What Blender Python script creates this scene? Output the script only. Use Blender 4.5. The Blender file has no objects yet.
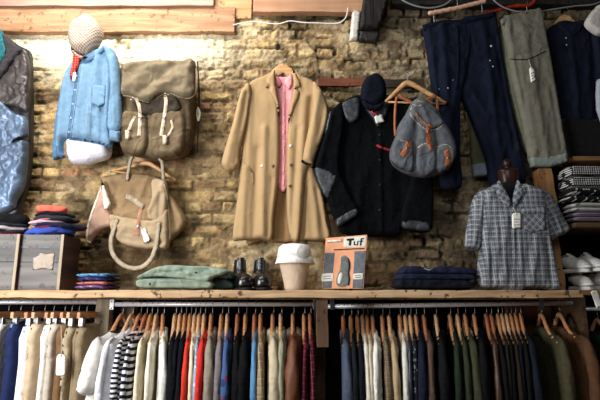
import bpy, bmesh, math, random
import numpy as np
from mathutils import Vector, Matrix, geometry
random.seed(7)
C = bpy.context.scene.collection
S = bpy.context.scene

# ------------------------------------------------------------------ camera
D = 3.2; EYE = 1.6; F = 500.0
PITCH = math.atan(0.2); CP = math.cos(PITCH); SP = math.sin(PITCH)
cam_d = bpy.data.cameras.new('camera'); cam = bpy.data.objects.new('camera', cam_d); C.objects.link(cam)
cam.location = (0, -D, EYE); cam.rotation_euler = (math.pi/2 + PITCH, 0, 0)
cam_d.sensor_width = 36; cam_d.lens = 36*F/600; cam_d.clip_start = 0.05
S.camera = cam
# ------------------------------------------------------------------ light
S.view_settings.view_transform = 'Standard'; S.view_settings.look = 'None'
S.view_settings.gamma = 1; S.view_settings.use_curve_mapping = False
S.view_settings.exposure = 0.25
w = bpy.data.worlds.new('world'); S.world = w; w.use_nodes = True
w.node_tree.nodes['Background'].inputs[0].default_value = (0.85, 0.92, 1.0, 1)
w.node_tree.nodes['Background'].inputs[1].default_value = 0.06
def area(name, loc, target, sx, sy, power, col):
    l = bpy.data.lights.new(name, 'AREA'); l.shape = 'RECTANGLE'; l.size = sx; l.size_y = sy
    l.energy = power; l.color = col
    o = bpy.data.objects.new(name, l); C.objects.link(o); o.location = loc
    o.rotation_euler = (Vector(target)-Vector(loc)).to_track_quat('-Z', 'Y').to_euler()
    return o
area('window_daylight', (-2.25, -2.1, 2.0), (-0.35, -0.3, 1.75), 0.9, 1.7, 76, (0.97, 0.985, 1.0))
area('skylight_daylight', (-1.25, -0.85, 4.1), (-1.1, 0.0, 3.15), 1.4, 0.5, 52, (1.0, 0.985, 0.95))
area('frontal_fill', (-0.8, -4.6, 3.5), (0.2, 0, 2.3), 2.4, 1.0, 43, (0.95, 0.98, 1.0))  # unseen fill lamp added behind the camera to lift the upper wall

# ------------------------------------------------------------------ helpers
def W(px, py, Y=0.0):
    u = (px-300)/F; v = (200-py)/F
    t = (Y+D)/(CP - v*SP)
    return Vector((u*t, Y, EYE + (SP+v*CP)*t))

def lin(c):
    return tuple(((x/255)/12.92 if x/255 <= 0.04045 else ((x/255+0.055)/1.055)**2.4) for x in c)

def _hash(ix, iy, seed):
    h = (ix.astype(np.int64)*374761393 + iy.astype(np.int64)*668265263 + seed*1442695041) & 0xffffffff
    h = ((h ^ (h >> 13))*1274126177) & 0xffffffff
    return ((h ^ (h >> 16)) & 0xffff)/65535.0
def vnoise(x, y, seed=0):
    ix = np.floor(x); iy = np.floor(y); fx = x-ix; fy = y-iy
    fx = fx*fx*fx*(fx*(fx*6-15)+10); fy = fy*fy*fy*(fy*(fy*6-15)+10)
    a = _hash(ix, iy, seed); b = _hash(ix+1, iy, seed); c = _hash(ix, iy+1, seed); d = _hash(ix+1, iy+1, seed)
    return (a*(1-fx)+b*fx)*(1-fy) + (c*(1-fx)+d*fx)*fy
def fbm(x, y, seed=0, octs=4):
    s = 0; a = 0.5; t = 0
    for o in range(octs):
        s = s + a*vnoise(x*2**o+17.3*o, y*2**o+9.1*o, seed+o); t += a; a *= 0.5
    return s/t

_mats = {}
def mat(name, rgb, rough=0.85, var=0.12, scale=30, bump=0.15, bscale=120, metal=0, spec=0.3, stretch=(1, 1, 1), sheen=0, coat=0, wr=0.6):
    if name in _mats: return _mats[name]
    m = bpy.data.materials.new(name); m.use_nodes = True; nt = m.node_tree; n = nt.nodes; L = nt.links
    b = n['Principled BSDF']; b.inputs['Roughness'].default_value = rough; b.inputs['Metallic'].default_value = metal
    if rough >= .85: spec = min(spec, .12)
    b.inputs['Specular IOR Level'].default_value = spec; b.inputs['Sheen Weight'].default_value = sheen
    b.inputs['Coat Weight'].default_value = coat
    tc = n.new('ShaderNodeTexCoord'); mp = n.new('ShaderNodeMapping'); mp.inputs['Scale'].default_value = stretch
    L.new(tc.outputs['Object'], mp.inputs[0])
    nz = n.new('ShaderNodeTexNoise'); nz.inputs['Scale'].default_value = scale; nz.inputs['Detail'].default_value = 5
    L.new(mp.outputs[0], nz.inputs['Vector'])
    r = n.new('ShaderNodeValToRGB'); c = lin(rgb)
    r.color_ramp.elements[0].position = 0.3; r.color_ramp.elements[1].position = 0.7
    r.color_ramp.elements[0].color = tuple(max(0, x*(1-var)) for x in c)+(1,)
    r.color_ramp.elements[1].color = tuple(min(1, x*(1+var)) for x in c)+(1,)
    L.new(nz.outputs['Fac'], r.inputs[0]); L.new(r.outputs[0], b.inputs['Base Color'])
    if bump:
        n2 = n.new('ShaderNodeTexNoise'); n2.inputs['Scale'].default_value = bscale; n2.inputs['Detail'].default_value = 3
        L.new(mp.outputs[0], n2.inputs['Vector'])
        bp = n.new('ShaderNodeBump'); bp.inputs['Strength'].default_value = bump; bp.inputs['Distance'].default_value = 0.01
        L.new(n2.outputs['Fac'], bp.inputs['Height'])
        if rough > 0.75 and wr:
            n3 = n.new('ShaderNodeTexNoise'); n3.inputs['Scale'].default_value = 13; n3.inputs['Detail'].default_value = 5
            n3.inputs['Distortion'].default_value = 1.2; n3.noise_type = 'RIDGED_MULTIFRACTAL' if hasattr(n3, 'noise_type') else 'FBM'
            L.new(mp.outputs[0], n3.inputs['Vector'])
            b3 = n.new('ShaderNodeBump'); b3.inputs['Strength'].default_value = wr; b3.inputs['Distance'].default_value = 0.012
            L.new(n3.outputs['Fac'], b3.inputs['Height']); L.new(b3.outputs[0], bp.inputs['Normal'])
        L.new(bp.outputs[0], b.inputs['Normal'])
    _mats[name] = m; return m

def wood(name, c1, c2, axis='x', rough=0.7, grain=22, spots=0.0, bump=0.3):
    if name in _mats: return _mats[name]
    m = bpy.data.materials.new(name); m.use_nodes = True; nt = m.node_tree; n = nt.nodes; L = nt.links
    b = n['Principled BSDF']; b.inputs['Roughness'].default_value = rough; b.inputs['Specular IOR Level'].default_value = 0.25
    tc = n.new('ShaderNodeTexCoord'); mp = n.new('ShaderNodeMapping')
    mp.inputs['Scale'].default_value = {'x': (0.08, 1, 1), 'y': (1, 0.08, 1), 'z': (1, 1, 0.08)}[axis]
    L.new(tc.outputs['Object'], mp.inputs[0])
    nz = n.new('ShaderNodeTexNoise'); nz.inputs['Scale'].default_value = grain; nz.inputs['Detail'].default_value = 8
    nz.inputs['Distortion'].default_value = 0.6
    L.new(mp.outputs[0], nz.inputs['Vector'])
    r = n.new('ShaderNodeValToRGB'); r.color_ramp.elements[0].position = 0.32; r.color_ramp.elements[1].position = 0.62
    r.color_ramp.elements[0].color = lin(c1)+(1,); r.color_ramp.elements[1].color = lin(c2)+(1,)
    L.new(nz.outputs['Fac'], r.inputs[0]); out = r.outputs[0]
    if spots:
        vz = n.new('ShaderNodeTexNoise'); vz.inputs['Scale'].default_value = 26; vz.inputs['Detail'].default_value = 3
        L.new(tc.outputs['Object'], vz.inputs['Vector'])
        r2 = n.new('ShaderNodeValToRGB'); r2.color_ramp.elements[0].position = 0.62; r2.color_ramp.elements[1].position = 0.67
        r2.color_ramp.elements[0].color = (0, 0, 0, 1); r2.color_ramp.elements[1].color = (spots,)*3+(1,)
        L.new(vz.outputs['Fac'], r2.inputs[0])
        mx = n.new('ShaderNodeMixRGB'); mx.inputs[2].default_value = lin(tuple(x*0.35 for x in c1))+(1,)
        L.new(r2.outputs[0], mx.inputs[0]); L.new(out, mx.inputs[1]); out = mx.outputs[0]
    L.new(out, b.inputs['Base Color'])
    bp = n.new('ShaderNodeBump'); bp.inputs['Strength'].default_value = bump; bp.inputs['Distance'].default_value = 0.01
    L.new(nz.outputs['Fac'], bp.inputs['Height']); L.new(bp.outputs[0], b.inputs['Normal'])
    _mats[name] = m; return m

def pattern(name, kind, cols, freq=60, rough=0.9):
    """cloth with a woven / printed pattern, in UV metres. kind: check, stripes, hound, dots, floral, plaid"""
    if name in _mats: return _mats[name]
    m = bpy.data.materials.new(name); m.use_nodes = True; nt = m.node_tree; n = nt.nodes; L = nt.links
    b = n['Principled BSDF']; b.inputs['Roughness'].default_value = rough; b.inputs['Specular IOR Level'].default_value = 0.15
    uv = n.new('ShaderNodeUVMap'); uv.uv_map = 'uv'
    sep = n.new('ShaderNodeSeparateXYZ'); L.new(uv.outputs[0], sep.inputs[0])
    def math_(op, a, bb=None):
        k = n.new('ShaderNodeMath'); k.operation = op
        for i, v in enumerate((a, bb)):
            if v is None: continue
            if isinstance(v, (int, float)): k.inputs[i].default_value = v
            else: L.new(v, k.inputs[i])
        return k.outputs[0]
    def band(src, f, lo, off=0.0):      # 1 inside the stripe
        t = math_('FRACT', math_('ADD', math_('MULTIPLY', src, f), off+100.0))
        return math_('LESS_THAN', t, lo)
    def mix(fac, a, bb):
        k = n.new('ShaderNodeMixRGB'); L.new(fac, k.inputs[0]) if not isinstance(fac, float) else setattr(k.inputs[0], 'default_value', fac)
        for i, v in ((1, a), (2, bb)):
            if isinstance(v, tuple): k.inputs[i].default_value = lin(v)+(1,)
            else: L.new(v, k.inputs[i])
        return k.outputs[0]
    X, Y = sep.outputs[0], sep.outputs[1]
    if kind == 'check':
        c = mix(band(X, freq, 0.5), cols[0], cols[1])
        c2 = mix(band(Y, freq, 0.5), cols[0], cols[1])
        k = n.new('ShaderNodeMixRGB'); k.inputs[0].default_value = 0.5; L.new(c, k.inputs[1]); L.new(c2, k.inputs[2]); c = k.outputs[0]
        l1 = math_('MAXIMUM', band(X, freq, 0.22, 0.35), band(Y, freq, 0.22, 0.35))
        c = mix(math_('MULTIPLY', l1, 0.72), c, cols[2])
        l2 = math_('MAXIMUM', band(X, freq, 0.14, 0.86), band(Y, freq, 0.14, 0.86))
        c = mix(math_('MULTIPLY', l2, 0.55), c, cols[3])
    elif kind == 'stripes':
        c = mix(band(Y, freq, 0.5), cols[0], cols[1])
    elif kind == 'hound':
        c = mix(band(math_('ADD', X, Y), freq, 0.5), cols[0], cols[1])
        c2 = mix(band(math_('SUBTRACT', X, Y), freq, 0.5), cols[0], cols[1])
        k = n.new('ShaderNodeMixRGB'); k.inputs[0].default_value = 0.5; L.new(c, k.inputs[1]); L.new(c2, k.inputs[2]); c = k.outputs[0]
    elif kind in ('dots', 'floral'):
        v = n.new('ShaderNodeTexVoronoi'); v.inputs['Scale'].default_value = freq
        v.inputs['Randomness'].default_value = 0.05 if kind == 'dots' else 0.9
        L.new(uv.outputs[0], v.inputs['Vector'])
        th = 0.33
        f = math_('LESS_THAN', v.outputs['Distance'], th)
        c = mix(f, cols[0], cols[1])
        if len(cols) > 2:
            v2 = n.new('ShaderNodeTexVoronoi'); v2.inputs['Scale'].default_value = freq*0.6
            L.new(uv.outputs[0], v2.inputs['Vector'])
            c = mix(math_('LESS_THAN', v2.outputs['Distance'], 0.3), c, cols[2])
    elif kind == 'plaid':
        c = mix(band(X, freq, 0.4), cols[0], cols[1])
        c = mix(math_('MULTIPLY', band(Y, freq, 0.4), 0.6), c, cols[1])
        c = mix(math_('MAXIMUM', band(X, freq, 0.1, 0.7), band(Y, freq, 0.1, 0.7)), c, cols[2])
    nz = n.new('ShaderNodeTexNoise'); nz.inputs['Scale'].default_value = 25; tc = n.new('ShaderNodeTexCoord')
    L.new(tc.outputs['Object'], nz.inputs['Vector'])
    k = n.new('ShaderNodeMixRGB'); k.blend_type = 'MULTIPLY'; k.inputs[0].default_value = 0.35; L.new(c, k.inputs[1]); L.new(nz.outputs['Fac'], k.inputs[2])
    L.new(k.outputs[0], b.inputs['Base Color'])
    _mats[name] = m; return m

def mk(name, verts, faces, m, parent=None, uv=None, smooth=True, local=False):
    me = bpy.data.meshes.new(name)
    V = [Vector(v) for v in verts]
    org = Vector((0, 0, 0))
    if not local:
        if parent is not None:
            org = Vector(parent['_o'])
        else:
            org = sum(V, Vector())/len(V); org.z = min(v.z for v in V)
    me.from_pydata([tuple(v-org) for v in V], [], faces)
    if uv is not None:
        l = me.uv_layers.new(name='uv')
        idx = np.zeros(len(me.loops), dtype=np.int32); me.loops.foreach_get('vertex_index', idx)
        l.data.foreach_set('uv', np.asarray(uv, dtype=np.float32)[idx].ravel())
    if smooth: me.shade_smooth()
    me.materials.append(m); me.update()
    o = bpy.data.objects.new(name, me); C.objects.link(o)
    if parent is not None:
        o.parent = parent
    if not local and parent is None:
        o.location = org
    o['_o'] = tuple(parent['_o']) if parent is not None and not local else tuple(org)
    return o

def thing(name, label, cat, loc, group=None, rotz=0):
    o = bpy.data.objects.new(name, None); C.objects.link(o); o.location = loc; o.rotation_euler = (0, 0, rotz)
    o.empty_display_size = 0.05
    o['label'] = label; o['category'] = cat; o['_o'] = tuple(loc)
    if group: o['group'] = group
    return o
def tag(o, label, cat, group=None):
    o['label'] = label; o['category'] = cat
    if group: o['group'] = group
    return o
def struct(o): o['kind'] = 'structure'; return o

def smooth_poly(pts, n=3):
    P = [Vector(p) for p in pts]; out = []; k = len(P)
    for i in range(k):
        a, b, c, d = P[i-1], P[i], P[(i+1) % k], P[(i+2) % k]
        for j in range(n):
            t = j/n
            out.append(0.5*((2*b)+(c-a)*t+(2*a-5*b+4*c-d)*t*t+(3*b-a-3*c+d)*t**3))
    return out
def densify(P, step):
    out = []
    for i in range(len(P)):
        a, b = P[i], P[(i+1) % len(P)]; L = (b-a).length; k = max(1, int(round(L/step)))
        for j in range(k): out.append(a+(b-a)*(j/k))
    return out
def dist_seg(px, py, x0, y0, x1, y1):
    dx, dy = x1-x0, y1-y0; L2 = dx*dx+dy*dy+1e-12
    t = np.clip(((px-x0)*dx+(py-y0)*dy)/L2, 0, 1)
    return np.hypot(px-x0-t*dx, py-y0-t*dy)
def inside(px, py, poly):
    c = np.zeros(px.shape, bool); n = len(poly)
    for i in range(n):
        x0, y0 = poly[i]; x1, y1 = poly[(i+1) % n]
        if y0 == y1: continue
        m = ((y0 > py) != (y1 > py)) & (px < (x1-x0)*(py-y0)/(y1-y0)+x0)
        c ^= m
    return c

_bvh = {}
from mathutils.bvhtree import BVHTree
CAM = Vector((0, -D, EYE))
def tree_of(o):
    if o.name not in _bvh:
        of = Vector(o['_o']); me = o.data
        _bvh[o.name] = BVHTree.FromPolygons([v.co+of for v in me.vertices], [tuple(p.vertices) for p in me.polygons])
    return _bvh[o.name]
def hosts_of(h):
    if h is None: return []
    if isinstance(h, (list, tuple)): return [c for q in h for c in hosts_of(q)]
    l = [h] if h.type == 'MESH' else []
    for c in h.children: l += hosts_of(c)
    return l
def surf(trees, px, py):
    """nearest point of the given things seen along the line through a photo pixel"""
    d = (W(px, py, 0)-CAM).normalized(); best = None
    for t in trees:
        hit = t.ray_cast(CAM, d)
        if hit[0] is not None and (best is None or hit[3] < best[1]): best = (hit[0], hit[3])
    return best[0] if best else None

def puff(name, m, pts, Y=-0.05, thick=0.02, rnd=0.02, back=0.3, parent=None, ridges=(), nz=(0.004, 18, 10), cell=1.8,
         smooth=3, seed=None, uvrot=0, basis=None, fade=1.0, tilt=None, host=None, flat=False):
    """pillow of cloth from an outline. pts in photo pixels laid on the plane y=Y (or metres with a basis)."""
    if seed is None: seed = (sum(ord(ch) for ch in name) + int(abs(pts[0][0])*7+abs(pts[0][1])*3)) % 997
    P = smooth_poly(pts, smooth) if smooth > 1 else [Vector(p) for p in pts]
    P = densify([p.to_2d() if len(p) > 2 else p for p in P], cell*0.8)
    poly = [(p.x, p.y) for p in P]
    xs = [p[0] for p in poly]; ys = [p[1] for p in poly]
    gx, gy = np.meshgrid(np.arange(min(xs), max(xs)+cell, cell), np.arange(min(ys), max(ys)+cell, cell*0.87))
    gx = gx + (np.arange(gx.shape[0]) % 2)[:, None]*cell*0.5
    gx = gx.ravel(); gy = gy.ravel()
    keep = inside(gx, gy, poly)
    gx, gy = gx[keep], gy[keep]
    d = np.full(gx.shape, 1e9)
    for i in range(len(poly)):
        d = np.minimum(d, dist_seg(gx, gy, *poly[i], *poly[(i+1) % len(poly)]))
    k = d > cell*0.5
    gx, gy = gx[k], gy[k]
    allp = [Vector(p) for p in poly]+[Vector((a, b)) for a, b in zip(gx, gy)]
    nb = len(poly)
    r = geometry.delaunay_2d_cdt(allp, [(i, (i+1) % nb) for i in range(nb)], [list(range(nb))], 1, 1e-5)
    V2, Fc = r[0], [list(f) for f in r[2]]
    X = np.array([v[0] for v in V2]); Z = np.array([v[1] for v in V2])
    dd = np.full(X.shape, 1e9)
    for i in range(nb):
        dd = np.minimum(dd, dist_seg(X, Z, *poly[i], *poly[(i+1) % nb]))
    isb = dd < cell*0.02
    ppm = 1.0 if basis else F/(Y+D)
    if not basis and back < 0.9: rnd = rnd*0.62 if rnd > .012 else rnd
    dm = dd/ppm
    t = np.clip(dm/rnd, 0, 1); prof = np.sqrt(np.clip(1-(1-t)**2, 0, 1))
    h = np.zeros(X.shape)
    for (x0, y0, x1, y1, wd, a) in ridges:
        h += a*np.exp(-(dist_seg(X, Z, x0, y0, x1, y1)/wd)**2)
    if nz:
        mx, mz = X/ppm, Z/ppm
        wx = mx + 0.03*fbm(mx*9, mz*9, seed+50)
        n1 = fbm(wx*nz[1], mz*nz[2], seed, 4)
        h += nz[0]*((1-np.abs(2*n1-1)*2.0)) + nz[0]*0.8*(fbm(mx*nz[1]*0.35, mz*nz[2]*0.35, seed+9, 2)*2-1)
    fr = prof*thick + h*np.clip(dm/(rnd*0.8), 0, 1)**0.7*fade
    bk = prof*thick*back
    if host is not None: bk = prof*thick + .001
    if tilt:   # tilt = (px,py, dpx, dpy) depth change per pixel
        tl = (X-tilt[0])*tilt[2] + (Z-tilt[1])*tilt[3]
    else: tl = np.zeros(X.shape)
    verts = []; uvs = []
    n = len(V2)
    co, si = math.cos(uvrot), math.sin(uvrot)
    base = []
    trees = [tree_of(o) for o in hosts_of(host)] if host is not None else []
    HP = [surf(trees, X[i], Z[i]) for i in range(n)] if trees else None
    if HP:
        ok = [p.y for p in HP if p is not None]
        if ok: Y = sorted(ok)[len(ok)//2]
        else: HP = None
    for i in range(n):
        if HP:
            p = HP[i] if HP[i] is not None else W(X[i], Z[i], Y)
            p = p + (CAM-p).normalized()*(0.0016+0.5*thick)
            base.append(p); u, v = p.x, p.z
        elif basis:
            O, A, B, N = basis
            base.append(O + A*X[i] + B*Z[i]); u, v = X[i], Z[i]
        else:
            p = W(X[i], Z[i], Y); base.append(p); u, v = p.x, p.z
        uvs.append((u*co-v*si+5, u*si+v*co+5))
    Nn = basis[3] if basis else Vector((0, -1, 0))
    for i in range(n): verts.append(base[i] + Nn*(fr[i]-tl[i]))
    bidx = {}
    for i in range(n):
        if isb[i]: bidx[i] = i
        else:
            bidx[i] = len(verts); verts.append(base[i] - Nn*(bk[i]+tl[i]))
            uvs.append(uvs[i])
    faces = []
    for f in Fc:
        a, b, c = [Vector((X[q], Z[q])) for q in f]
        cr = (b-a).cross(c-a)
        g = f if (cr < 0) != bool(basis) else f[::-1]
        if basis and False: g = g[::-1]
        faces.append(g); faces.append([bidx[q] for q in g][::-1])
    return mk(name, verts, faces, m, parent, uv=uvs, local=bool(basis), smooth=not flat)

def offset_poly(pts, wd):
    """ribbon polygon around a polyline, wd = full width (scalar or list)"""
    P = [Vector(p) for p in pts]; L = []; R = []
    for i, p in enumerate(P):
        a = P[max(i-1, 0)]; b = P[min(i+1, len(P)-1)]; t = (b-a).normalized(); nrm = Vector((-t.y, t.x))
        h = (wd[i] if isinstance(wd, (list, tuple)) else wd)/2
        L.append(p+nrm*h); R.append(p-nrm*h)
    return L + R[::-1]
def curve_pts(pts, n=4):
    P = [Vector(p) for p in pts]; out = []
    for i in range(len(P)-1):
        a = P[i-1] if i else P[0]*2-P[1]; b, c = P[i], P[i+1]; d = P[i+2] if i+2 < len(P) else P[-1]*2-P[-2]
        for j in range(n):
            t = j/n; out.append(0.5*((2*b)+(c-a)*t+(2*a-5*b+4*c-d)*t*t+(3*b-a-3*c+d)*t**3))
    out.append(P[-1]); return out
def strap(name, m, pts, wd, Y, parent, thick=0.004, n=4, conform=True, **kw):
    if conform and 'basis' not in kw and 'tilt' not in kw and parent is not None and len(parent.children) and 'host' not in kw: kw['host'] = parent
    thick = thick*.7 if thick < .0065 else thick
    k = curve_pts(pts, n) if n > 1 else [Vector(p) for p in pts]
    if isinstance(wd, (list, tuple)):
        wd = [wd[min(int(i/(len(k)-1)*(len(wd)-1)), len(wd)-2)] + (wd[min(int(i/(len(k)-1)*(len(wd)-1)), len(wd)-2)+1]-wd[min(int(i/(len(k)-1)*(len(wd)-1)), len(wd)-2)])*((i/(len(k)-1)*(len(wd)-1)) % 1 if i < len(k)-1 else 1) for i in range(len(k))]
    if kw.get('host') is not None: kw.setdefault('flat', True)
    kw.setdefault('cell', max(.8, min(1.6, (min(wd) if isinstance(wd, (list, tuple)) else wd)*.6)))
    kw.setdefault('nz', None); kw.setdefault('rnd', thick*.45); kw.setdefault('back', 0.6)
    return puff(name, m, offset_poly(k, wd), Y, thick, parent=parent, smooth=1, **kw)

def tube(name, m, pts, rad, parent=None, flat=1.0, seg=14, n=5, noise=0.0, local=False, cap=True, uvs=1, up=None, seed=3):
    P = curve_pts([Vector(p) for p in pts], n) if n > 1 else [Vector(p) for p in pts]
    k = len(P)
    if isinstance(rad, (int, float)): rad = [rad]*len(pts)
    R = [float(np.interp(i/(k-1)*(len(rad)-1), range(len(rad)), rad)) for i in range(k)]
    verts = []; uv = []; T0 = (P[1]-P[0]).normalized()
    ref = Vector(up) if up else (Vector((0, 1, 0)) if abs(T0.y) < 0.8 else Vector((0, 0, 1)))
    s = 0
    rings = []
    for i in range(k):
        T = (P[min(i+1, k-1)]-P[max(i-1, 0)]).normalized()
        A = ref - T*ref.dot(T)
        if A.length < 1e-5: A = T.orthogonal()
        A.normalize(); B = T.cross(A)
        if not up: ref = A
        if i: s += (P[i]-P[i-1]).length
        ring = []
        for j in range(seg):
            a = 2*math.pi*j/seg
            q = 1 + (noise*(math.sin(3*a+s*23+seed)+0.7*math.sin(5*a-s*37+seed*2)+0.6*math.sin(s*55+2*a)) if noise else 0)
            ring.append(len(verts)); verts.append(P[i]+A*math.cos(a)*R[i]*q*flat+B*math.sin(a)*R[i]*q); uv.append((a*R[i]*uvs+3, s+3))
        rings.append(ring)
    faces = []
    for i in range(k-1):
        for j in range(seg):
            faces.append((rings[i][j], rings[i][(j+1) % seg], rings[i+1][(j+1) % seg], rings[i+1][j]))
    if cap:
        for ring, sgn, p in ((rings[0], -1, P[0]), (rings[-1], 1, P[-1])):
            c = len(verts); verts.append(p + (P[1]-P[0]).normalized()*0.3*R[0]*-1 if sgn < 0 else p+(P[-1]-P[-2]).normalized()*0.3*R[-1]); uv.append((3, 3))
            for j in range(seg):
                f = (ring[j], ring[(j+1) % seg], c)
                faces.append(f[::-1] if sgn < 0 else f)
    return mk(name, verts, faces, m, parent, uv=uv, local=local)

def lathe(name, m, prof, loc, parent=None, seg=32, sx=1, sy=1, wob=0.0, local=False, seed=1, axis=None):
    verts = []; uv = []; faces = []
    for i, (r, z) in enumerate(prof):
        for j in range(seg):
            a = 2*math.pi*j/seg
            q = 1+wob*(math.sin(3*a+seed)+0.6*math.sin(5*a+2*seed+z*30))
            v = Vector((r*q*math.cos(a)*sx, r*q*math.sin(a)*sy, z+wob*0.25*r*math.sin(2*a+seed*1.7)))
            if axis: v = axis @ v
            verts.append(v+Vector(loc)); uv.append((a*0.1+3, z+3+r))
    for i in range(len(prof)-1):
        for j in range(seg):
            a, b = i*seg+j, i*seg+(j+1) % seg
            faces.append((a, b, b+seg, a+seg))
    if prof[0][0] > 0: faces.append(tuple(range(seg))[::-1])
    if prof[-1][0] > 0: faces.append(tuple((len(prof)-1)*seg+j for j in range(seg)))
    return mk(name, verts, faces, m, parent, uv=uv, local=local)

def box(name, m, lo, hi, parent=None, bev=0.003, rough=0.0, div=None, seed=1, local=False, shear=0.0, smooth=False):
    """bevelled board, optionally subdivided and roughened"""
    bm = bmesh.new(); bmesh.ops.create_cube(bm, size=1)
    lo = Vector(lo); hi = Vector(hi)
    for v in bm.verts: v.co = Vector(((lo[i]+hi[i])/2+v.co[i]*(hi[i]-lo[i]) for i in range(3)))
    if bev: bmesh.ops.bevel(bm, geom=list(bm.edges), offset=bev, segments=2, affect='EDGES', profile=0.6)
    if rough:
        L = max(hi-lo); ax = list(hi-lo).index(L)
        k = int(L/(div or 0.04))
        nrm = [0, 0, 0]; nrm[ax] = 1
        for i in range(1, k):
            co = Vector((lo+hi)/2); co[ax] = lo[ax]+L*i/k
            bmesh.ops.bisect_plane(bm, geom=list(bm.verts)+list(bm.edges)+list(bm.faces), plane_co=co, plane_no=nrm)
        rr = random.Random(seed)
        c = (lo+hi)/2
        for v in bm.verts:
            s = v.co[ax]
            for a in range(3):
                if a == ax: continue
                sg = 1 if v.co[a] > c[a] else -1
                v.co[a] += rough*(math.sin(s*13+seed+a*2+sg)+0.5*math.sin(s*41+seed*3+a)+0.6*(rr.random()-0.5))*sg*0.5
    bmesh.ops.recalc_face_normals(bm, faces=list(bm.faces))
    vs = [v.co.copy() for v in bm.verts]; bm.verts.index_update()
    fs = [tuple(v.index for v in f.verts) for f in bm.faces]
    bm.free()
    return mk(name, vs, fs, m, parent, smooth=smooth, local=local, uv=[(v.x, v.z) for v in vs])

def disc(name, m, px, py, Y, r, parent, t=0.003):
    if parent is not None:
        tr = [tree_of(o) for o in hosts_of(parent)]
        h = surf(tr, px, py)
        if h is not None: Y = h.y - 0.0003
    p = W(px, py, Y); M = Matrix.Rotation(math.pi/2, 3, 'X')
    return lathe(name, m, [(0.0, t), (r*0.8, t), (r, t*0.4), (r, 0), (0.0, 0)], p, parent, seg=14, axis=M)

# ------------------------------------------------------------------ materials used often
M_wood_h = wood('pale_hanger_wood', (168, 120, 76), (212, 168, 120), 'x', rough=0.45, grain=60, bump=0.05)
M_wood_hy = wood('honey_hanger_wood', (172, 108, 58), (214, 152, 92), 'y', rough=0.45, grain=60, bump=0.05)
M_chrome = mat('chrome', (240, 240, 242), rough=0.36, metal=0.3, var=0.03, bump=0)
M_steel = mat('dull_steel', (150, 150, 150), rough=0.4, metal=1, var=0.05, bump=0)
M_paper = mat('tag_paper', (240, 237, 226), rough=0.8, var=0.03, bump=0.02)
M_ink = mat('dark_ink', (45, 42, 40), rough=0.8, var=0.05, bump=0)
M_black = mat('black_cloth', (17, 17, 19), rough=0.95, var=0.3, bump=0.1, spec=0.1, sheen=0.1)
M_navy = mat('navy_cloth', (24, 28, 44), rough=0.92, var=0.25, spec=0.15)
M_leather = mat('tan_leather', (158, 92, 50), rough=0.5, var=0.2, bump=0.1)
M_blkleather = mat('worn_black_leather', (52, 55, 60), rough=0.38, var=0.35, bump=0.3, bscale=60, spec=0.5)
M_string = mat('cotton_string', (205, 195, 175), var=0.05, bump=0)
M_dark_metal = mat('dark_iron', (40, 40, 42), rough=0.5, metal=0.8, var=0.2)

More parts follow.
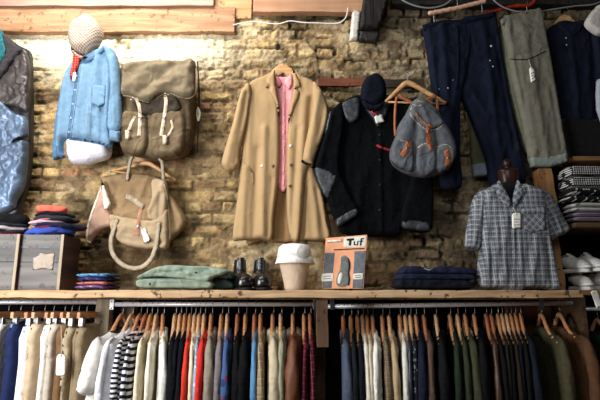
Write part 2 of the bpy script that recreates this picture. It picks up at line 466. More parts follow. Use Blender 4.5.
# ------------------------------------------------------------------ the brick wall
def brick_wall():
    xs = np.arange(-3.1, 3.1001, 0.0075)
    zs = np.concatenate([np.linspace(0, 1.5, 30), np.arange(1.507, 4.35, 0.0068)])
    X, Z = np.meshgrid(xs, zs)
    wx = X + 0.012*(fbm(X*3, Z*3, 5)-0.5)*2 + 0.008*(fbm(X*22, Z*22, 6)-0.5)
    wz = Z + 0.024*(fbm(X*2.2, Z*2.2, 8)-0.5)*2 + 0.010*(fbm(X*25, Z*25, 9)-0.5)
    ch = 0.077; row = np.floor(wz/ch); fz = wz/ch-row
    shift = np.where(row % 2 == 0, 0.0, 0.5)+0.17*_hash(row, row*0, 3)
    bl = np.where(_hash(row, row*0+1, 4) > 0.35, 0.225, 0.125)
    u = wx/bl+shift; col = np.floor(u); fx = u-col
    ez = np.minimum(fz, 1-fz)*ch; ex = np.minimum(fx, 1-fx)*bl
    e = np.minimum(ez, ex)
    jw = 0.0055+0.006*fbm(X*4, Z*4, 30)
    mort = np.clip((e-jw)/0.006, 0, 1)                 # 0 mortar, 1 brick
    worn = fbm(X*7, Z*11, 40)
    mort = mort*np.clip((0.64-worn)/0.10, 0, 1)
    h1 = _hash(row, col, 11); h2 = _hash(row, col, 12); h3 = _hash(row, col, 13)
    Y = -0.006*mort - 0.007*h1*mort - 0.022*(fbm(X*30, Z*30, 20)-0.5)*(0.5+mort*0.5) - 0.008*(fbm(X*90, Z*90, 22, 2)-0.5) - 0.02*(fbm(X*1.2, Z*1.2, 21)-0.5)
    pits = np.clip((fbm(X*14, Z*14, 23)-0.66)/0.06, 0, 1); Y += 0.012*pits
    # colours of the bricks and the mortar, with light painted in at the top left
    def c(*r): return np.array(lin(r))
    cols = [c(184, 162, 120), c(170, 148, 110), c(154, 132, 102), c(196, 178, 138), c(140, 118, 94), c(160, 126, 102), c(122, 106, 88)]
    th = [0.24, 0.44, 0.6, 0.76, 0.87, 0.94, 1.01]
    A = np.zeros(X.shape+(3,)); lo = 0
    for cc, t in zip(cols, th):
        A[(h2 >= lo) & (h2 < t)] = cc; lo = t
    A *= (0.86+0.28*h3)[..., None]
    A *= (0.5+1.0*fbm(X*20, Z*24, 31))[..., None]
    mcol = c(158, 140, 112)*(0.45+0.95*fbm(X*18, Z*18, 33))[..., None]
    A = mcol*(1-mort[..., None]) + A*mort[..., None]
    lime_glow = np.clip((fbm(X*1.6+3, Z*2.6, 35)-0.44)/0.12, 0, 1)*np.clip((fbm(X*12, Z*12, 36)-0.36)/0.16, 0, 1)
    top_glow = np.clip((-0.25-X)/0.45, 0, 1)*np.clip((Z-3.0)/0.25, 0, 1)  # top-left bricks whitened: the grazing light's glow painted into the colour
    lime_glow = np.maximum(lime_glow*0.4, top_glow*0.95*np.clip((fbm(X*10, Z*14, 37)-0.2)/0.14, 0, 1))
    A = A*(1-lime_glow[..., None]) + c(236, 228, 200)*lime_glow[..., None]
    soot_dark = np.clip((fbm(X*2.3, Z*3.4, 41)-0.52)/0.16, 0, 1)*0.62
    soot_dark = np.maximum(soot_dark, np.clip((X+0.35)/0.3, 0, 1)*np.clip((Z-3.42)/0.12, 0, 1)*0.85)
    soot_dark = np.maximum(soot_dark, np.clip((X-0.0)/1.2, 0, 1)*0.74)  # steadily darker towards the right
    soot_dark = np.maximum(soot_dark, np.clip((X-0.5)/0.2, 0, 1)*np.clip((Z-3.3)/0.2, 0, 1)*0.85)  # darker again in the top right
    soot_dark *= (1-top_glow)
    A *= (1-0.72*soot_dark)[..., None]
    crack = np.clip((e < jw+0.002)*1.0, 0, 1)*np.clip((fbm(X*5, Z*9, 44)-0.56)/0.03, 0, 1)
    gm = (np.clip((X-0.0)/.9, 0, 1)*.55)[..., None]
    A = A*(1-gm) + gm*A.mean(-1, keepdims=True)*np.array([1.12, 1.0, .84])
    tone = np.array([0.95, 0.88, 0.76])*(0.8+0.4*fbm(X*4.5, Z*6, 61, 3))[..., None]
    A = A*(tone*(1-top_glow[..., None]) + top_glow[..., None])  # darkens all but the top left: the light's falloff put into the colour
    spot = np.clip((fbm(X*9, Z*16, 63)-0.57)/0.05, 0, 1)*(1-top_glow)*.42
    A *= (1-spot)[..., None]; Y += .006*spot
    crack = crack*(1-.9*top_glow)*(0.55+0.45*np.clip(X+.5, 0, 1))
    A *= (1-0.75*crack)[..., None]; Y += 0.014*crack
    nz_, nx_ = X.shape
    me = bpy.data.meshes.new('wall_back')
    co = np.stack([X, Y, Z], -1).reshape(-1, 3).astype(np.float32)
    i = np.arange(nz_*nx_).reshape(nz_, nx_)
    q = np.stack([i[:-1, :-1], i[:-1, 1:], i[1:, 1:], i[1:, :-1]], -1).reshape(-1, 4).astype(np.int32)
    me.vertices.add(len(co)); me.vertices.foreach_set('co', co.ravel())
    me.loops.add(q.size); me.loops.foreach_set('vertex_index', q.ravel())
    me.polygons.add(len(q)); me.polygons.foreach_set('loop_start', np.arange(0, q.size, 4, dtype=np.int32))
    me.update(calc_edges=True); me.shade_smooth()
    at = me.color_attributes.new('brick', 'FLOAT_COLOR', 'POINT')
    at.data.foreach_set('color', np.concatenate([np.clip(A, 0, 1).reshape(-1, 3), np.ones((len(co), 1))], 1).astype(np.float32).ravel())
    m = bpy.data.materials.new('old_stock_brick'); m.use_nodes = True; n = m.node_tree.nodes; L = m.node_tree.links
    b = n['Principled BSDF']; b.inputs['Roughness'].default_value = 0.95; b.inputs['Specular IOR Level'].default_value = 0.1
    a = n.new('ShaderNodeAttribute'); a.attribute_name = 'brick'
    nz = n.new('ShaderNodeTexNoise'); nz.inputs['Scale'].default_value = 140; nz.inputs['Detail'].default_value = 4
    tc = n.new('ShaderNodeTexCoord'); L.new(tc.outputs['Object'], nz.inputs['Vector'])
    r = n.new('ShaderNodeValToRGB'); r.color_ramp.elements[0].color = (0.55, 0.5, 0.45, 1); r.color_ramp.elements[1].color = (1.25, 1.2, 1.15, 1)
    r.color_ramp.elements[0].position = 0.3; r.color_ramp.elements[1].position = 0.65
    L.new(nz.outputs['Fac'], r.inputs[0])
    mx = n.new('ShaderNodeMixRGB'); mx.blend_type = 'MULTIPLY'; mx.inputs[0].default_value = 0.8
    L.new(a.outputs['Color'], mx.inputs[1]); L.new(r.outputs[0], mx.inputs[2]); L.new(mx.outputs[0], b.inputs['Base Color'])
    bp = n.new('ShaderNodeBump'); bp.inputs['Strength'].default_value = 0.4; bp.inputs['Distance'].default_value = 0.006
    L.new(nz.outputs['Fac'], bp.inputs['Height']); L.new(bp.outputs[0], b.inputs['Normal'])
    me.materials.append(m)
    o = bpy.data.objects.new('wall_back', me); C.objects.link(o); struct(o)
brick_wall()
M_floor = wood('floor_boards', (70, 55, 42), (104, 84, 64), 'y', grain=14)
M_plaster = mat('dark_plaster', (92, 84, 74), rough=0.95, var=0.15, scale=4)
struct(box('floor', M_floor, (-3.1, -5.0, -0.05), (3.1, 0.0, 0.0), bev=0))
struct(box('ceiling', M_plaster, (-3.1, -5.0, 4.3), (3.1, 0.02, 4.36), bev=0))
struct(box('wall_left', M_plaster, (-3.16, -5.0, 0), (-3.1, 0.02, 4.3), bev=0))
struct(box('wall_right', M_plaster, (3.1, -5.0, 0), (3.16, 0.02, 4.3), bev=0))

# ------------------------------------------------------------------ beams along the top
def pxbox(name, m, x0, x1, ytop, ybot, Yf, Yb, parent=None, **kw):
    a = W(x0, ybot, Yf); b = W(x1, ytop, Yf)
    return box(name, m, (a.x, Yf, a.z), (b.x, Yb, b.z), parent, **kw)
M_osb = wood('rough_beam', (138, 98, 68), (170, 130, 96), 'x', grain=34, spots=0.5)
M_pink = wood('pale_plank', (140, 108, 92), (166, 136, 118), 'x', grain=20)
M_warm = wood('warm_offcut', (150, 112, 72), (186, 148, 104), 'x', grain=18, spots=0.6)
M_brownb = wood('brown_beam', (160, 118, 88), (184, 142, 110), 'x', grain=18)
M_blackpaint = mat('flaking_black_paint', (30, 27, 25), rough=0.6, var=0.6, scale=40, bump=0.5, bscale=60, spec=0.5)
M_flake = wood('flaking_black_timber', (14, 13, 12), (40, 36, 34), 'z', grain=40, bump=0.6, spots=0.3)
tag(pxbox('timber_beam', M_osb, -60, 235, 6.5, 31.5, -0.05, 0.0, rough=0.004, seed=3), 'long pale orange speckled timber beam fixed along the wall above the denim shirt', 'beam')
tag(pxbox('ceiling_plank', M_pink, -60, 214, -14, 5.5, -0.075, 0.0, rough=0.003, seed=5), 'pinkish plank on top of the speckled beam', 'plank')
tag(pxbox('timber_offcut', M_warm, 206, 252, -14, 18.5, -0.03, 0.0, rough=0.002, seed=6), 'short knotty yellow offcut behind the end of the speckled beam', 'plank')
tag(pxbox('ceiling_beam', M_brownb, 253, 364, -14, 11.5, -0.06, 0.0, rough=0.003, seed=7), 'smooth brown ceiling beam above the tan coat', 'beam')
tag(pxbox('wall_timber', wood('reddish_timber', (96, 50, 34), (134, 78, 54), 'x', spots=0.4), 318, 366, 78, 85.5, -0.03, 0.02, rough=0.003, seed=8), 'short reddish timber strip let into the bricks left of the navy cap', 'timber')
tag(pxbox('wall_lintel', wood('sooty_timber', (44, 36, 30), (78, 64, 52), 'x', spots=0.4), 366, 424, 79, 87, -0.025, 0.02, rough=0.003, seed=9), 'dark sooty timber let into the bricks behind the top of the grey backpack', 'timber')
tag(puff('timber_brace', M_flake, [(365, -12), (391, -12), (388, 2), (379, 31), (359, 31), (361, 12)], Y=-0.08, thick=0.05, rnd=0.008, smooth=1, nz=(0.003, 20, 6)), 'black flaking painted timber brace coming down beside the brown beam', 'brace')
tag(puff('painted_block', mat('chipped_white_paint', (205, 196, 188), rough=0.7, var=0.25, scale=60), [(352, 12), (361, 13), (358, 42), (349, 42)], Y=-0.05, thick=0.04, rnd=0.005, smooth=1, nz=(0.002, 20, 10)), 'small white painted upright block below the brown beam', 'block')
tag(puff('iron_bracket', M_blackpaint, [(359, 33), (378, 33), (380, 36), (376, 44), (360, 43), (357, 41)], Y=-0.05, thick=0.04, rnd=0.006, smooth=1, nz=(0.002, 30, 30)), 'black iron foot under the black flaking brace', 'bracket')
cab = [W(x, y, Y) for x, y, Y in ((233, 25, -.06), (240, 23.5, -.05), (252, 21.5, -.035), (262, 22.5, -.035), (278, 24, -.035), (290, 21, -.035), (303, 22.5, -.035), (318, 23, -.035), (330, 23.5, -.035), (340, 22.5, -.05), (346, 17, -.065), (348, 8, -.075))]
tag(tube('white_cable', mat('white_cable_sleeve', (225, 222, 215), rough=0.5, var=0.03, bump=0), cab, 0.0042, seg=8), 'thin white electric cable sagging along the bricks under the brown beam', 'cable')

tag(pxbox('black_beam', M_blackpaint, 392, 640, -14, 4, -0.08, 0.0, rough=0.004, seed=12), 'black painted beam along the top right above the navy jeans', 'beam')
# ------------------------------------------------------------------ rack: shelf, uprights, rails
YF = -0.55; YR = -0.28
M_shelf = wood('scaffold_board', (146, 108, 74), (206, 172, 132), 'x', grain=26, spots=0.85, bump=0.5)
M_post = wood('grey_post', (120, 104, 86), (164, 148, 126), 'z', grain=20, spots=0.7)
M_postd = wood('brown_post', (72, 52, 38), (112, 84, 62), 'z', grain=20, spots=0.6)
M_backb = mat('void_black', (14, 12, 11), rough=0.9, var=0.2)
ZS0, ZS1 = 1.611, 1.650
rack = thing('clothes_rack', 'long rough timber clothes rack with a thick plank shelf and chrome rails under it', 'clothes rack', (0, -0.3, 0))
def X_at(px, Y): return W(px, 300, Y).x
box('shelf_board', M_shelf, (-2.3, YF, ZS0), (X_at(584, YF), -0.03, ZS1), rack, bev=0.004, rough=0.003, seed=2, div=0.03)
box('shelf_batten', M_postd, (-2.3, YF+0.035, ZS0-0.009), (X_at(584, YF), YF+0.075, ZS0-0.0005), rack, bev=0.002)
xr = []
for a, b, mm, zb in ((97, 112, M_post, 0), (316.5, 328, M_postd, 1.36), (572, 584, M_postd, 0)):
    if a == 97: box('upright', mm, (X_at(a, YR), YR-0.012, zb), (X_at(b-1, YR), YR+0.06, ZS0-0.002), rack, bev=0.003, rough=0.003, seed=97)
    elif a < 500: box('upright', mm, (X_at(a, YF+.03), YF+0.03, zb), (X_at(b, YF+.03), YF+0.10, ZS0-0.010), rack, bev=0.003, rough=0.003, seed=int(a))
    box('upright', mm, (X_at(a, YF+.03), -0.16, 0), (X_at(b, YF+.03), -0.08, ZS0-0.002), rack, bev=0.003, rough=0.003, seed=int(a)+1)
box('back_board', M_backb, (-2.3, -0.05, 0.6), (X_at(584, YF), -0.03, ZS0-0.002), rack, bev=0)  # added black sheet: the unlit dark behind the clothes painted as a board
box('side_panel', wood('red_brown_panel', (70, 38, 26), (104, 60, 42), 'z', grain=12), (X_at(503, -.1), -0.125, 1.36), (X_at(572, -.1), -0.105, ZS0-0.012), rack, bev=0)
ZR = 1.576
def rail(x0, x1, z0, z1):
    t = tube('chrome_rail', M_chrome, [(x0, YR, z0), (x1, YR, z1)], 0.0125, rack, n=1, seg=16)
    return t
rail(-2.3, X_at(97.5, YR), ZR+.012, ZR+.012); rail(X_at(110.5, YR), X_at(320, YR), ZR, ZR); rail(X_at(327, YR), X_at(572, YR), ZR-.012, ZR+0.006)
for px in (540, 113, 332, 315):
    x = X_at(px, YR)
    t = box('rail_bracket', M_steel, (x-.012, YR-0.016, ZR-.03), (x+.012, YR-.013, ZS0-0.001), rack, bev=0.001)
    for zz in (ZR-.022, ZR+.016):
        lathe('screw', M_dark_metal, [(0, .003), (.004, .002), (.004, 0)], (x, YR-0.016, zz), t, seg=8, axis=Matrix.Rotation(math.pi/2, 3, 'X'))

# ------------------------------------------------------------------ price tags
def price_tag(pts, Y, label, strpts=None, lines=3, host=None):
    if host is not None:
        tr = [tree_of(o) for o in hosts_of(host)]
        q = [Vector(p) for p in pts]; q.append((q[0]+q[2])/2)
        ys = [surf(tr, p.x, p.y) for p in q]; ys = [p.y for p in ys if p is not None]
        if ys:
            Y2 = min(ys)-.006
            if strpts: strpts = [(a, b, c_+(Y2-Y)) for a, b, c_ in strpts]
            Y = Y2
    """pts: 4 corners px (tl,tr,br,bl)"""
    c = W(sum(p[0] for p in pts)/4, max(p[1] for p in pts), Y)
    t = thing('price_tag', label, 'price tag', c, 'paper price tags')
    tl, tr, br, bl = [Vector(p) for p in pts]
    puff('card', M_paper, [tl.lerp(tr, .2), tl.lerp(tr, .8), tr.lerp(br, .12), br, bl, tl.lerp(bl, .12)], Y, 0.0014, rnd=0.001, smooth=1, nz=None, parent=t, cell=1.6)
    h = tl.lerp(tr, .5)+(bl-tl)*0.1
    disc('eyelet', M_leather, h.x, h.y, Y-0.0015, 0.0035, t, 0.001)
    for i in range(lines):
        a = tl.lerp(bl, .4+.18*i).lerp(tr.lerp(br, .4+.18*i), .2); b = tl.lerp(bl, .4+.18*i).lerp(tr.lerp(br, .4+.18*i), .8-.15*(i % 2))
        strap('ink_line', M_ink, [a, b], 0.55, Y-0.0012, t, thick=0.0008, n=1, cell=1)
    if strpts:
        tube('string', M_string, [W(x, y, yy) for x, y, yy in strpts]+[W(h.x, h.y, Y-0.003)], 0.0016, t, seg=6)
    return t

# ------------------------------------------------------------------ wooden wall hanger
def wall_hanger(label, apex, left, right, Y, bar=True, dip=0.28, wd=5, hook=True, m=None):
    m = m or M_wood_h
    ax, ay = apex
    t = thing('wooden_hanger', label, 'hanger', W(ax, ay, Y), 'wooden hangers on the wall')
    pts = [left, ((left[0]*2+ax)/3, left[1]+(ay-left[1])*(0.34)), ((left[0]+ax*2)/3, left[1]+(ay-left[1])*(0.72)), (ax, ay),
           ((right[0]+ax*2)/3, right[1]+(ay-right[1])*(0.72)), ((right[0]*2+ax)/3, right[1]+(ay-right[1])*(0.34)), right]
    strap('arms', m, pts, [wd*.6, wd, wd*1.15, wd*1.3, wd*1.15, wd, wd*.6], Y, t, thick=0.010, rnd=0.008)
    if bar: tube('trouser_bar', m, [W(left[0]+3, left[1], Y), W(right[0]-3, right[1], Y)], 0.0055, t, n=1, seg=10)
    if hook:
        tube('hook', M_steel, [W(ax, ay, Y), W(ax, ay-5, Y), W(ax+3, ay-8, Y+.01), W(ax+1, ay-11, Y+.02), W(ax-2.5, ay-9.5, Y+.02)], 0.0022, t, seg=8)
    return t

# ------------------------------------------------------------------ 1. shiny jacket at the far left
M_nylon = mat('silver_blue_nylon', (92, 110, 134), rough=0.46, var=0.6, scale=9, bump=0.35, bscale=13, spec=0.8, metal=0.4, stretch=(1, 1, .4))
M_nylonb = mat('bronze_nylon', (66, 58, 56), rough=0.48, var=0.4, scale=10, bump=0.3, bscale=15, spec=0.8, metal=0.4, stretch=(1, 1, .4))
t = thing('quilted_jacket', 'shiny silver-blue and bronze quilted jacket with black trim hanging above the crates', 'jacket', W(0, 215, -.12))
puff('body', mat('black_nylon', (24, 24, 27), rough=0.4, var=0.3, spec=0.5), [(-40, 44), (-5, 34), (8, 38), (20, 46), (30, 51), (33, 60), (34, 100), (33.5, 150), (30, 185), (24, 205), (17, 218), (-40, 222)], -.08, 0.045, .04, parent=t, nz=(0.006, 14, 10))
puff('shoulder_panel', M_nylonb, [(-38, 50), (-4, 46), (10, 46), (22, 50), (28, 56), (31, 70), (31, 96), (28, 112), (15, 108), (-38, 100)], -.125, 0.03, .03, parent=t, nz=(0.016, 22, 12))
puff('chest_panel', M_nylon, [(-38, 98), (-5, 96), (6, 104), (16, 114), (27, 118), (29, 135), (27, 142), (18, 143), (12, 150), (-38, 152)], -.13, 0.034, .03, parent=t, nz=(0.022, 26, 18))
puff('sleeve', M_nylon, [(-38, 150), (0, 148), (14, 145), (27, 141), (29, 150), (28, 170), (25, 188), (18, 200), (10, 212), (-38, 216)], -.14, 0.045, .04, parent=t, nz=(0.026, 20, 12))
strap('pocket_flap', mat('black_nylon', (24, 24, 27)), [(13, 142), (20, 138), (28, 135)], 4, -.19, t, thick=.006)
puff('side_panel', M_nylonb, [(14, 54), (20, 52), (27, 56), (29, 72), (26, 96), (18, 92), (15, 72)], -.16, .012, .015, parent=t, nz=(0.012, 30, 30))
puff('scarf', mat('teal_scarf', (38, 92, 98), var=0.4, scale=50), [(-20, 26), (-3, 28), (3, 32), (7, 42), (8, 52), (4, 62), (-2, 66), (-20, 66)], -.17, .03, .03, parent=t)
puff('collar', mat('grey_fur', (58, 54, 56), var=0.4, scale=90, bump=.6), [(3, 36), (9, 38), (18, 46), (23, 50), (18, 56), (11, 64), (5, 74), (-2, 80), (0, 66), (6, 54)], -.175, .02, .015, parent=t, nz=(0.004, 50, 50))

# ------------------------------------------------------------------ 2. mannequin in chambray, bandana, cap
t = thing('torso_form', 'white torso form peeping out below the light blue denim shirt', 'mannequin', W(90, 165, -.12))
puff('torso', mat('white_stretch_cloth', (228, 228, 238), var=0.04, rough=.8), [(74, 75), (90, 58), (104, 62), (112, 90), (112, 140), (111, 157), (100, 162), (88, 165), (77, 165), (70, 161), (68, 145), (68, 110), (70, 90)], -.09, .085, .07, parent=t, nz=(0.006, 12, 18), ridges=[(78, 146, 95, 158, 3, .006), (70, 150, 84, 156, 2, -.004)])
M_cham = mat('chambray', (110, 140, 164), rough=.9, var=.12, scale=40, bscale=220)
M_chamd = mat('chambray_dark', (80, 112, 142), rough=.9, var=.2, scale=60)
M_seam = mat('pale_stitching', (176, 200, 214), var=.1)
t = thing('denim_shirt', 'light blue denim western shirt on the white torso form under the houndstooth cap', 'shirt', W(90, 160, -.14))
puff('body', M_cham, [(77, 60), (90, 54), (99, 50), (106, 47), (113, 52), (117, 65), (114, 95), (112, 125), (113, 147), (98, 143), (82, 140), (69, 139), (64, 143), (64, 150), (57, 150), (57, 125), (60, 100), (63, 82), (69, 68)], -.175, .04, .045, parent=t, nz=(0.006, 22, 6),
     ridges=[(100, 55, 92, 135, 3.5, .016), (106, 60, 103, 140, 2.5, -.012), (86, 70, 80, 138, 4, .010), (97, 92, 96, 130, 2.2, -.013), (110, 70, 109, 130, 2.5, .014), (68, 80, 62, 140, 2.5, .01), (90, 108, 89, 138, 1.2, .008), (94, 112, 94, 140, 1, -.008), (100, 108, 101, 141, 1.2, .008), (105, 112, 106, 143, 1.2, -.009), (84, 108, 82, 138, 1.4, -.008)])
puff('sleeve', M_cham, [(105, 47), (113, 50), (119, 62), (121, 85), (122, 110), (121, 132), (109, 131), (108, 115), (110, 90), (109, 70), (106, 58)], -.215, .035, .03, parent=t, nz=(0.006, 30, 8), ridges=[(114, 60, 116, 128, 2, .012), (111, 85, 112, 126, 1.5, -.012)])
puff('cuff', M_cham, [(109, 130), (121, 131), (120, 142), (110, 141)], -.23, .028, .015, parent=t, smooth=1, nz=(0.002, 60, 10))
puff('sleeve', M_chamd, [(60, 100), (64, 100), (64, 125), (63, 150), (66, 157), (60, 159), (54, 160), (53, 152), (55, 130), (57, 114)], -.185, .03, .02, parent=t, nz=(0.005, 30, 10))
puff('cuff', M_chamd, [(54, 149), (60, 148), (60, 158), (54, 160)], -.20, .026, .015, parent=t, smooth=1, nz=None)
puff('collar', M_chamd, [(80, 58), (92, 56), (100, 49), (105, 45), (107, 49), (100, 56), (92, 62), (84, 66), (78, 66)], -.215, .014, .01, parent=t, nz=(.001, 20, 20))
strap('placket', M_chamd, [(78, 66), (75, 90), (71, 118), (68, 139)], 5, -.222, t, thick=.004)
for a in (-2, 2): strap('stitching', M_seam, [(78+a, 66), (75+a, 90), (71+a, 118), (68+a, 139)], .6, -.2265, t, thick=.0012, cell=1.2)
strap('hem_band', M_chamd, [(69, 138), (82, 139.5), (98, 142.5), (112, 146)], 3.4, -.212, t, thick=.004)
strap('stitching', M_seam, [(69, 136.5), (82, 138), (98, 141), (112, 144.5)], .5, -.217, t, thick=.0012, cell=1.2)
strap('stitching', M_seam, [(88, 104), (87, 120), (86, 138)], .6, -.2, t, thick=.0012)
strap('stitching', M_seam, [(91, 104), (90, 120), (89, 138)], .6, -.2, t, thick=.0012)
puff('chest_pocket', M_cham, [(92, 84), (106, 86), (105, 104), (98, 107), (91, 103)], -.226, .004, .004, parent=t, smooth=1, nz=None)
for x, y in ((77, 76), (75, 90), (73, 104), (71, 118), (69, 132)): disc('button', M_paper, x, y, -.228, .004, t)
M_ban = pattern('red_bandana_print', 'dots', [(186, 40, 30), (206, 110, 96)], 60)
tag(puff('neckerchief', M_ban, [(74, 54), (82, 56), (80, 62), (78, 69), (74, 76), (71, 80), (70, 74), (72, 64)], -.235, .016, .01, nz=(.004, 40, 20), ridges=[(77, 57, 73, 76, 1.2, -.008)]), 'red printed neckerchief at the collar of the light blue denim shirt', 'neckerchief')
price_tag([(73.2, 72), (76.2, 72), (75.6, 82), (71.8, 81.5)], -.262, 'small white tag just under the red neckerchief', lines=0, host=[bpy.data.objects['denim_shirt'], bpy.data.objects['neckerchief']])
M_hound = pattern('houndstooth', 'hound', [(208, 190, 170), (136, 114, 102)], 50)
t = thing('flat_cap', 'beige houndstooth cap hanging over the collar of the denim shirt', 'cap', W(87, 56, -.2))
puff('crown', M_hound, [(80, 20), (87, 16), (95, 19), (101, 26), (104, 34), (102, 42), (97, 50), (90, 56), (80, 56), (73, 52), (70, 43), (70, 32), (74, 24)], -.19, .085, .09, parent=t, nz=(.003, 14, 14), ridges=[(86, 18, 80, 54, 1.6, -.006)])
puff('peak', M_hound, [(72, 46), (75, 52), (82, 56), (88, 57), (82, 59.5), (75, 56.5), (71, 51)], -.24, .015, .008, parent=t, nz=None)
disc('top_button', M_hound, 86, 34, -.283, .008, t, .004)

# ------------------------------------------------------------------ 4. canvas rucksack
M_canvas = mat('khaki_canvas', (108, 92, 70), rough=.93, var=.3, scale=14, bscale=150, bump=.25, wr=1.0)
M_canvasl = mat('khaki_canvas_flap', (122, 108, 86), rough=.93, var=.25, scale=12, bscale=150, bump=.25, wr=.8)
M_rawstrap = mat('pale_raw_leather', (206, 184, 160), rough=.7, var=.12)
t = thing('canvas_rucksack', 'large khaki canvas rucksack with pale straps hanging right of the denim shirt', 'rucksack', W(160, 162, -.1))
puff('body', M_canvas, [(126, 68), (160, 64), (192, 66), (195, 90), (195, 120), (193, 145), (187, 155), (175, 160), (160, 161), (142, 158), (130, 155), (122, 148), (121, 120), (122, 90)], -.09, .10, .06, parent=t, nz=(.012, 12, 10), ridges=[(150, 110, 152, 158, 3, -.015), (190, 100, 188, 150, 4, -.02), (128, 100, 124, 150, 3, -.01)])
for pts in ([(122, 116), (134, 112), (148, 118), (150, 132), (149, 150), (140, 156), (127, 154), (121, 146)], [(152, 118), (165, 113), (180, 112), (186, 118), (187, 140), (182, 154), (165, 158), (153, 154)]):
    p = puff('side_pocket', M_canvas, pts, -.165, .055, .04, parent=t, nz=(.010, 22, 16))
    a, b, c = pts[0], pts[1], pts[2]
    strap('pocket_seam', M_rawstrap, [(a[0]+1, a[1]+2), (b[0], b[1]+3), (c[0]-1, c[1]+1)], .8, -.219, p, thick=.002)
puff('flap', M_canvasl, [(126, 65), (132, 63), (145, 62.5), (160, 61), (178, 62), (193, 60), (196, 66), (196.5, 80), (196, 94), (189, 99), (180, 98), (170, 94), (161, 96), (150, 103), (140, 101), (131, 97), (122, 96), (122, 84), (123, 72)], -.20, .035, .03, parent=t, cell=1.8,
     nz=(.014, 10, 14), ridges=[(128, 90, 160, 68, 5, .014), (150, 98, 190, 72, 4, .016), (140, 95, 178, 66, 3, -.014), (185, 96, 193, 66, 3, .012)])
strap('flap_binding', M_rawstrap, [(122, 95.5), (131, 96.5), (140, 100.5), (150, 102.5), (161, 95.5), (170, 93.5), (180, 97.5), (189, 98.3), (195.5, 93), (196, 80), (196, 68)], 1.2, -.212, t, thick=.003)
puff('storm_collar', mat('dark_canvas', (58, 50, 42), var=.3), [(134, 101), (150, 104), (162, 98), (176, 98), (182, 108), (176, 116), (160, 117), (146, 116), (136, 110)], -.185, .03, .02, parent=t, nz=(.01, 30, 30))
for pts in ([(136, 98), (139, 106), (140, 118), (139, 136)], [(165, 95), (166, 103), (164, 118), (161, 136)]):
    s = strap('strap', M_rawstrap, pts, 3.4, -.243, t, thick=.005)
    disc('buckle', M_steel, pts[2][0], pts[2][1], -.251, .012, s, .003)
strap('strap', M_rawstrap, [(135, 116), (131, 124), (128, 132)], 2.8, -.235, t, thick=.004)
strap('strap', M_rawstrap, [(171, 120), (172.5, 127), (169, 134), (165, 138)], 2.2, -.235, t, thick=.004)
for x, y in ((127.5, 135), (165, 140)): puff('strap_end', M_rawstrap, [(x-2.5, y-5), (x+2.5, y-5), (x+2.5, y+4), (x, y+5), (x-2.5, y+4)], -.238, .006, .003, parent=t, smooth=1, nz=None)
tube('frame_rod', M_dark_metal, [W(197.5, 62, -.12), W(199, 90, -.11), W(198.5, 120, -.11), W(197, 152, -.12)], .005, t, seg=8)
strap('pull_loop', M_string, [(198, 107), (200, 113), (198.5, 121), (196.5, 114), (198, 107)], 1.1, -.14, t, thick=.004)
for x, y in ((131, 99), (133, 97), (165, 93), (168, 94)): disc('metal_eyelet', M_paper, x, y+.5, -.235, .005, t, .002)
nl = tag(tube('wall_nail', M_dark_metal, [W(160, 60, 0), W(160, 59.5, -.03), W(160, 59, -.08)], .005, seg=8), 'iron nail in the bricks above the khaki rucksack', 'nail')

# ------------------------------------------------------------------ 5. tan tote bag on a hanger
wall_hanger('pale wooden hanger pushed through the handles of the tan canvas tote', (147, 163), (110, 171), (177, 181), -.06, bar=True, wd=4, hook=False)
tag(tube('wall_nail', M_dark_metal, [W(147, 163, 0), W(147, 162, -.04), W(147, 161.5, -.07)], .004, seg=8), 'iron nail behind the hanger of the tan tote bag', 'nail')
M_tote = mat('tan_canvas', (166, 143, 114), rough=.92, var=.14, scale=12, bscale=160)
M_toted = mat('shaded_brown_canvas', (142, 117, 86), rough=.95, var=.16, scale=12)  # browner tan, with the shadow of the bag's inside put into it
M_totee = mat('bleached_canvas_edge', (232, 218, 200), var=.06)
M_web = mat('worn_webbing', (168, 152, 130), var=.12)
t = thing('canvas_tote_bag', 'tan canvas tote bag with folded-open mouth and looped handle, below the rucksack', 'bag', W(140, 265, -.1))
puff('gusset', M_toted, [(162, 184), (170, 192), (180, 206), (188, 222), (184, 228), (177, 236), (169, 242), (160, 240), (158, 210)], -.07, .05, .04, parent=t, nz=(.008, 16, 12), ridges=[(166, 190, 178, 232, 4, -.02), (168, 196, 186, 224, 3, .01)])
puff('back_panel', M_toted, [(102, 178), (114, 175), (130, 173), (150, 175), (165, 181), (166, 200), (164, 222), (140, 226), (118, 220), (108, 206), (104, 192)], -.08, .03, .03, parent=t, nz=(.010, 12, 10), ridges=[(108, 182, 150, 182, 4, .012), (120, 186, 150, 200, 5, -.014), (150, 178, 140, 200, 3, .012)])
puff('front_panel', M_tote, [(110, 215), (125, 217), (145, 220), (160, 218), (168, 208), (170, 225), (170.5, 240), (168, 249), (160, 250), (140, 249), (122, 244), (113, 234)], -.12, .045, .035, parent=t, nz=(.008, 12, 16), ridges=[(118, 226, 160, 236, 4, .010), (125, 240, 165, 243, 2.5, -.008)])
puff('folded_corner', M_tote, [(152, 180), (164, 180), (168, 186), (168, 205), (165, 222), (158, 222), (150, 220), (147, 212), (152, 198)], -.13, .03, .025, parent=t, nz=(.006, 14, 10), ridges=[(164, 186, 150, 212, 2, .01), (161, 190, 160, 218, 1.5, -.014)])
puff('side_flap', mat('pinkish_canvas', (186, 150, 128), var=.1, scale=14), [(103, 184), (106, 190), (110, 206), (113, 216), (114, 226), (104, 230), (96, 236), (91, 242), (86.5, 239), (88, 226), (94, 210), (99, 196)], -.11, .035, .03, parent=t, nz=(.006, 14, 12))
strap('bleached_edge', M_totee, [(103, 182), (98, 196), (92, 212), (87.5, 228), (87, 239), (91, 242)], 1.8, -.14, t, thick=.004)
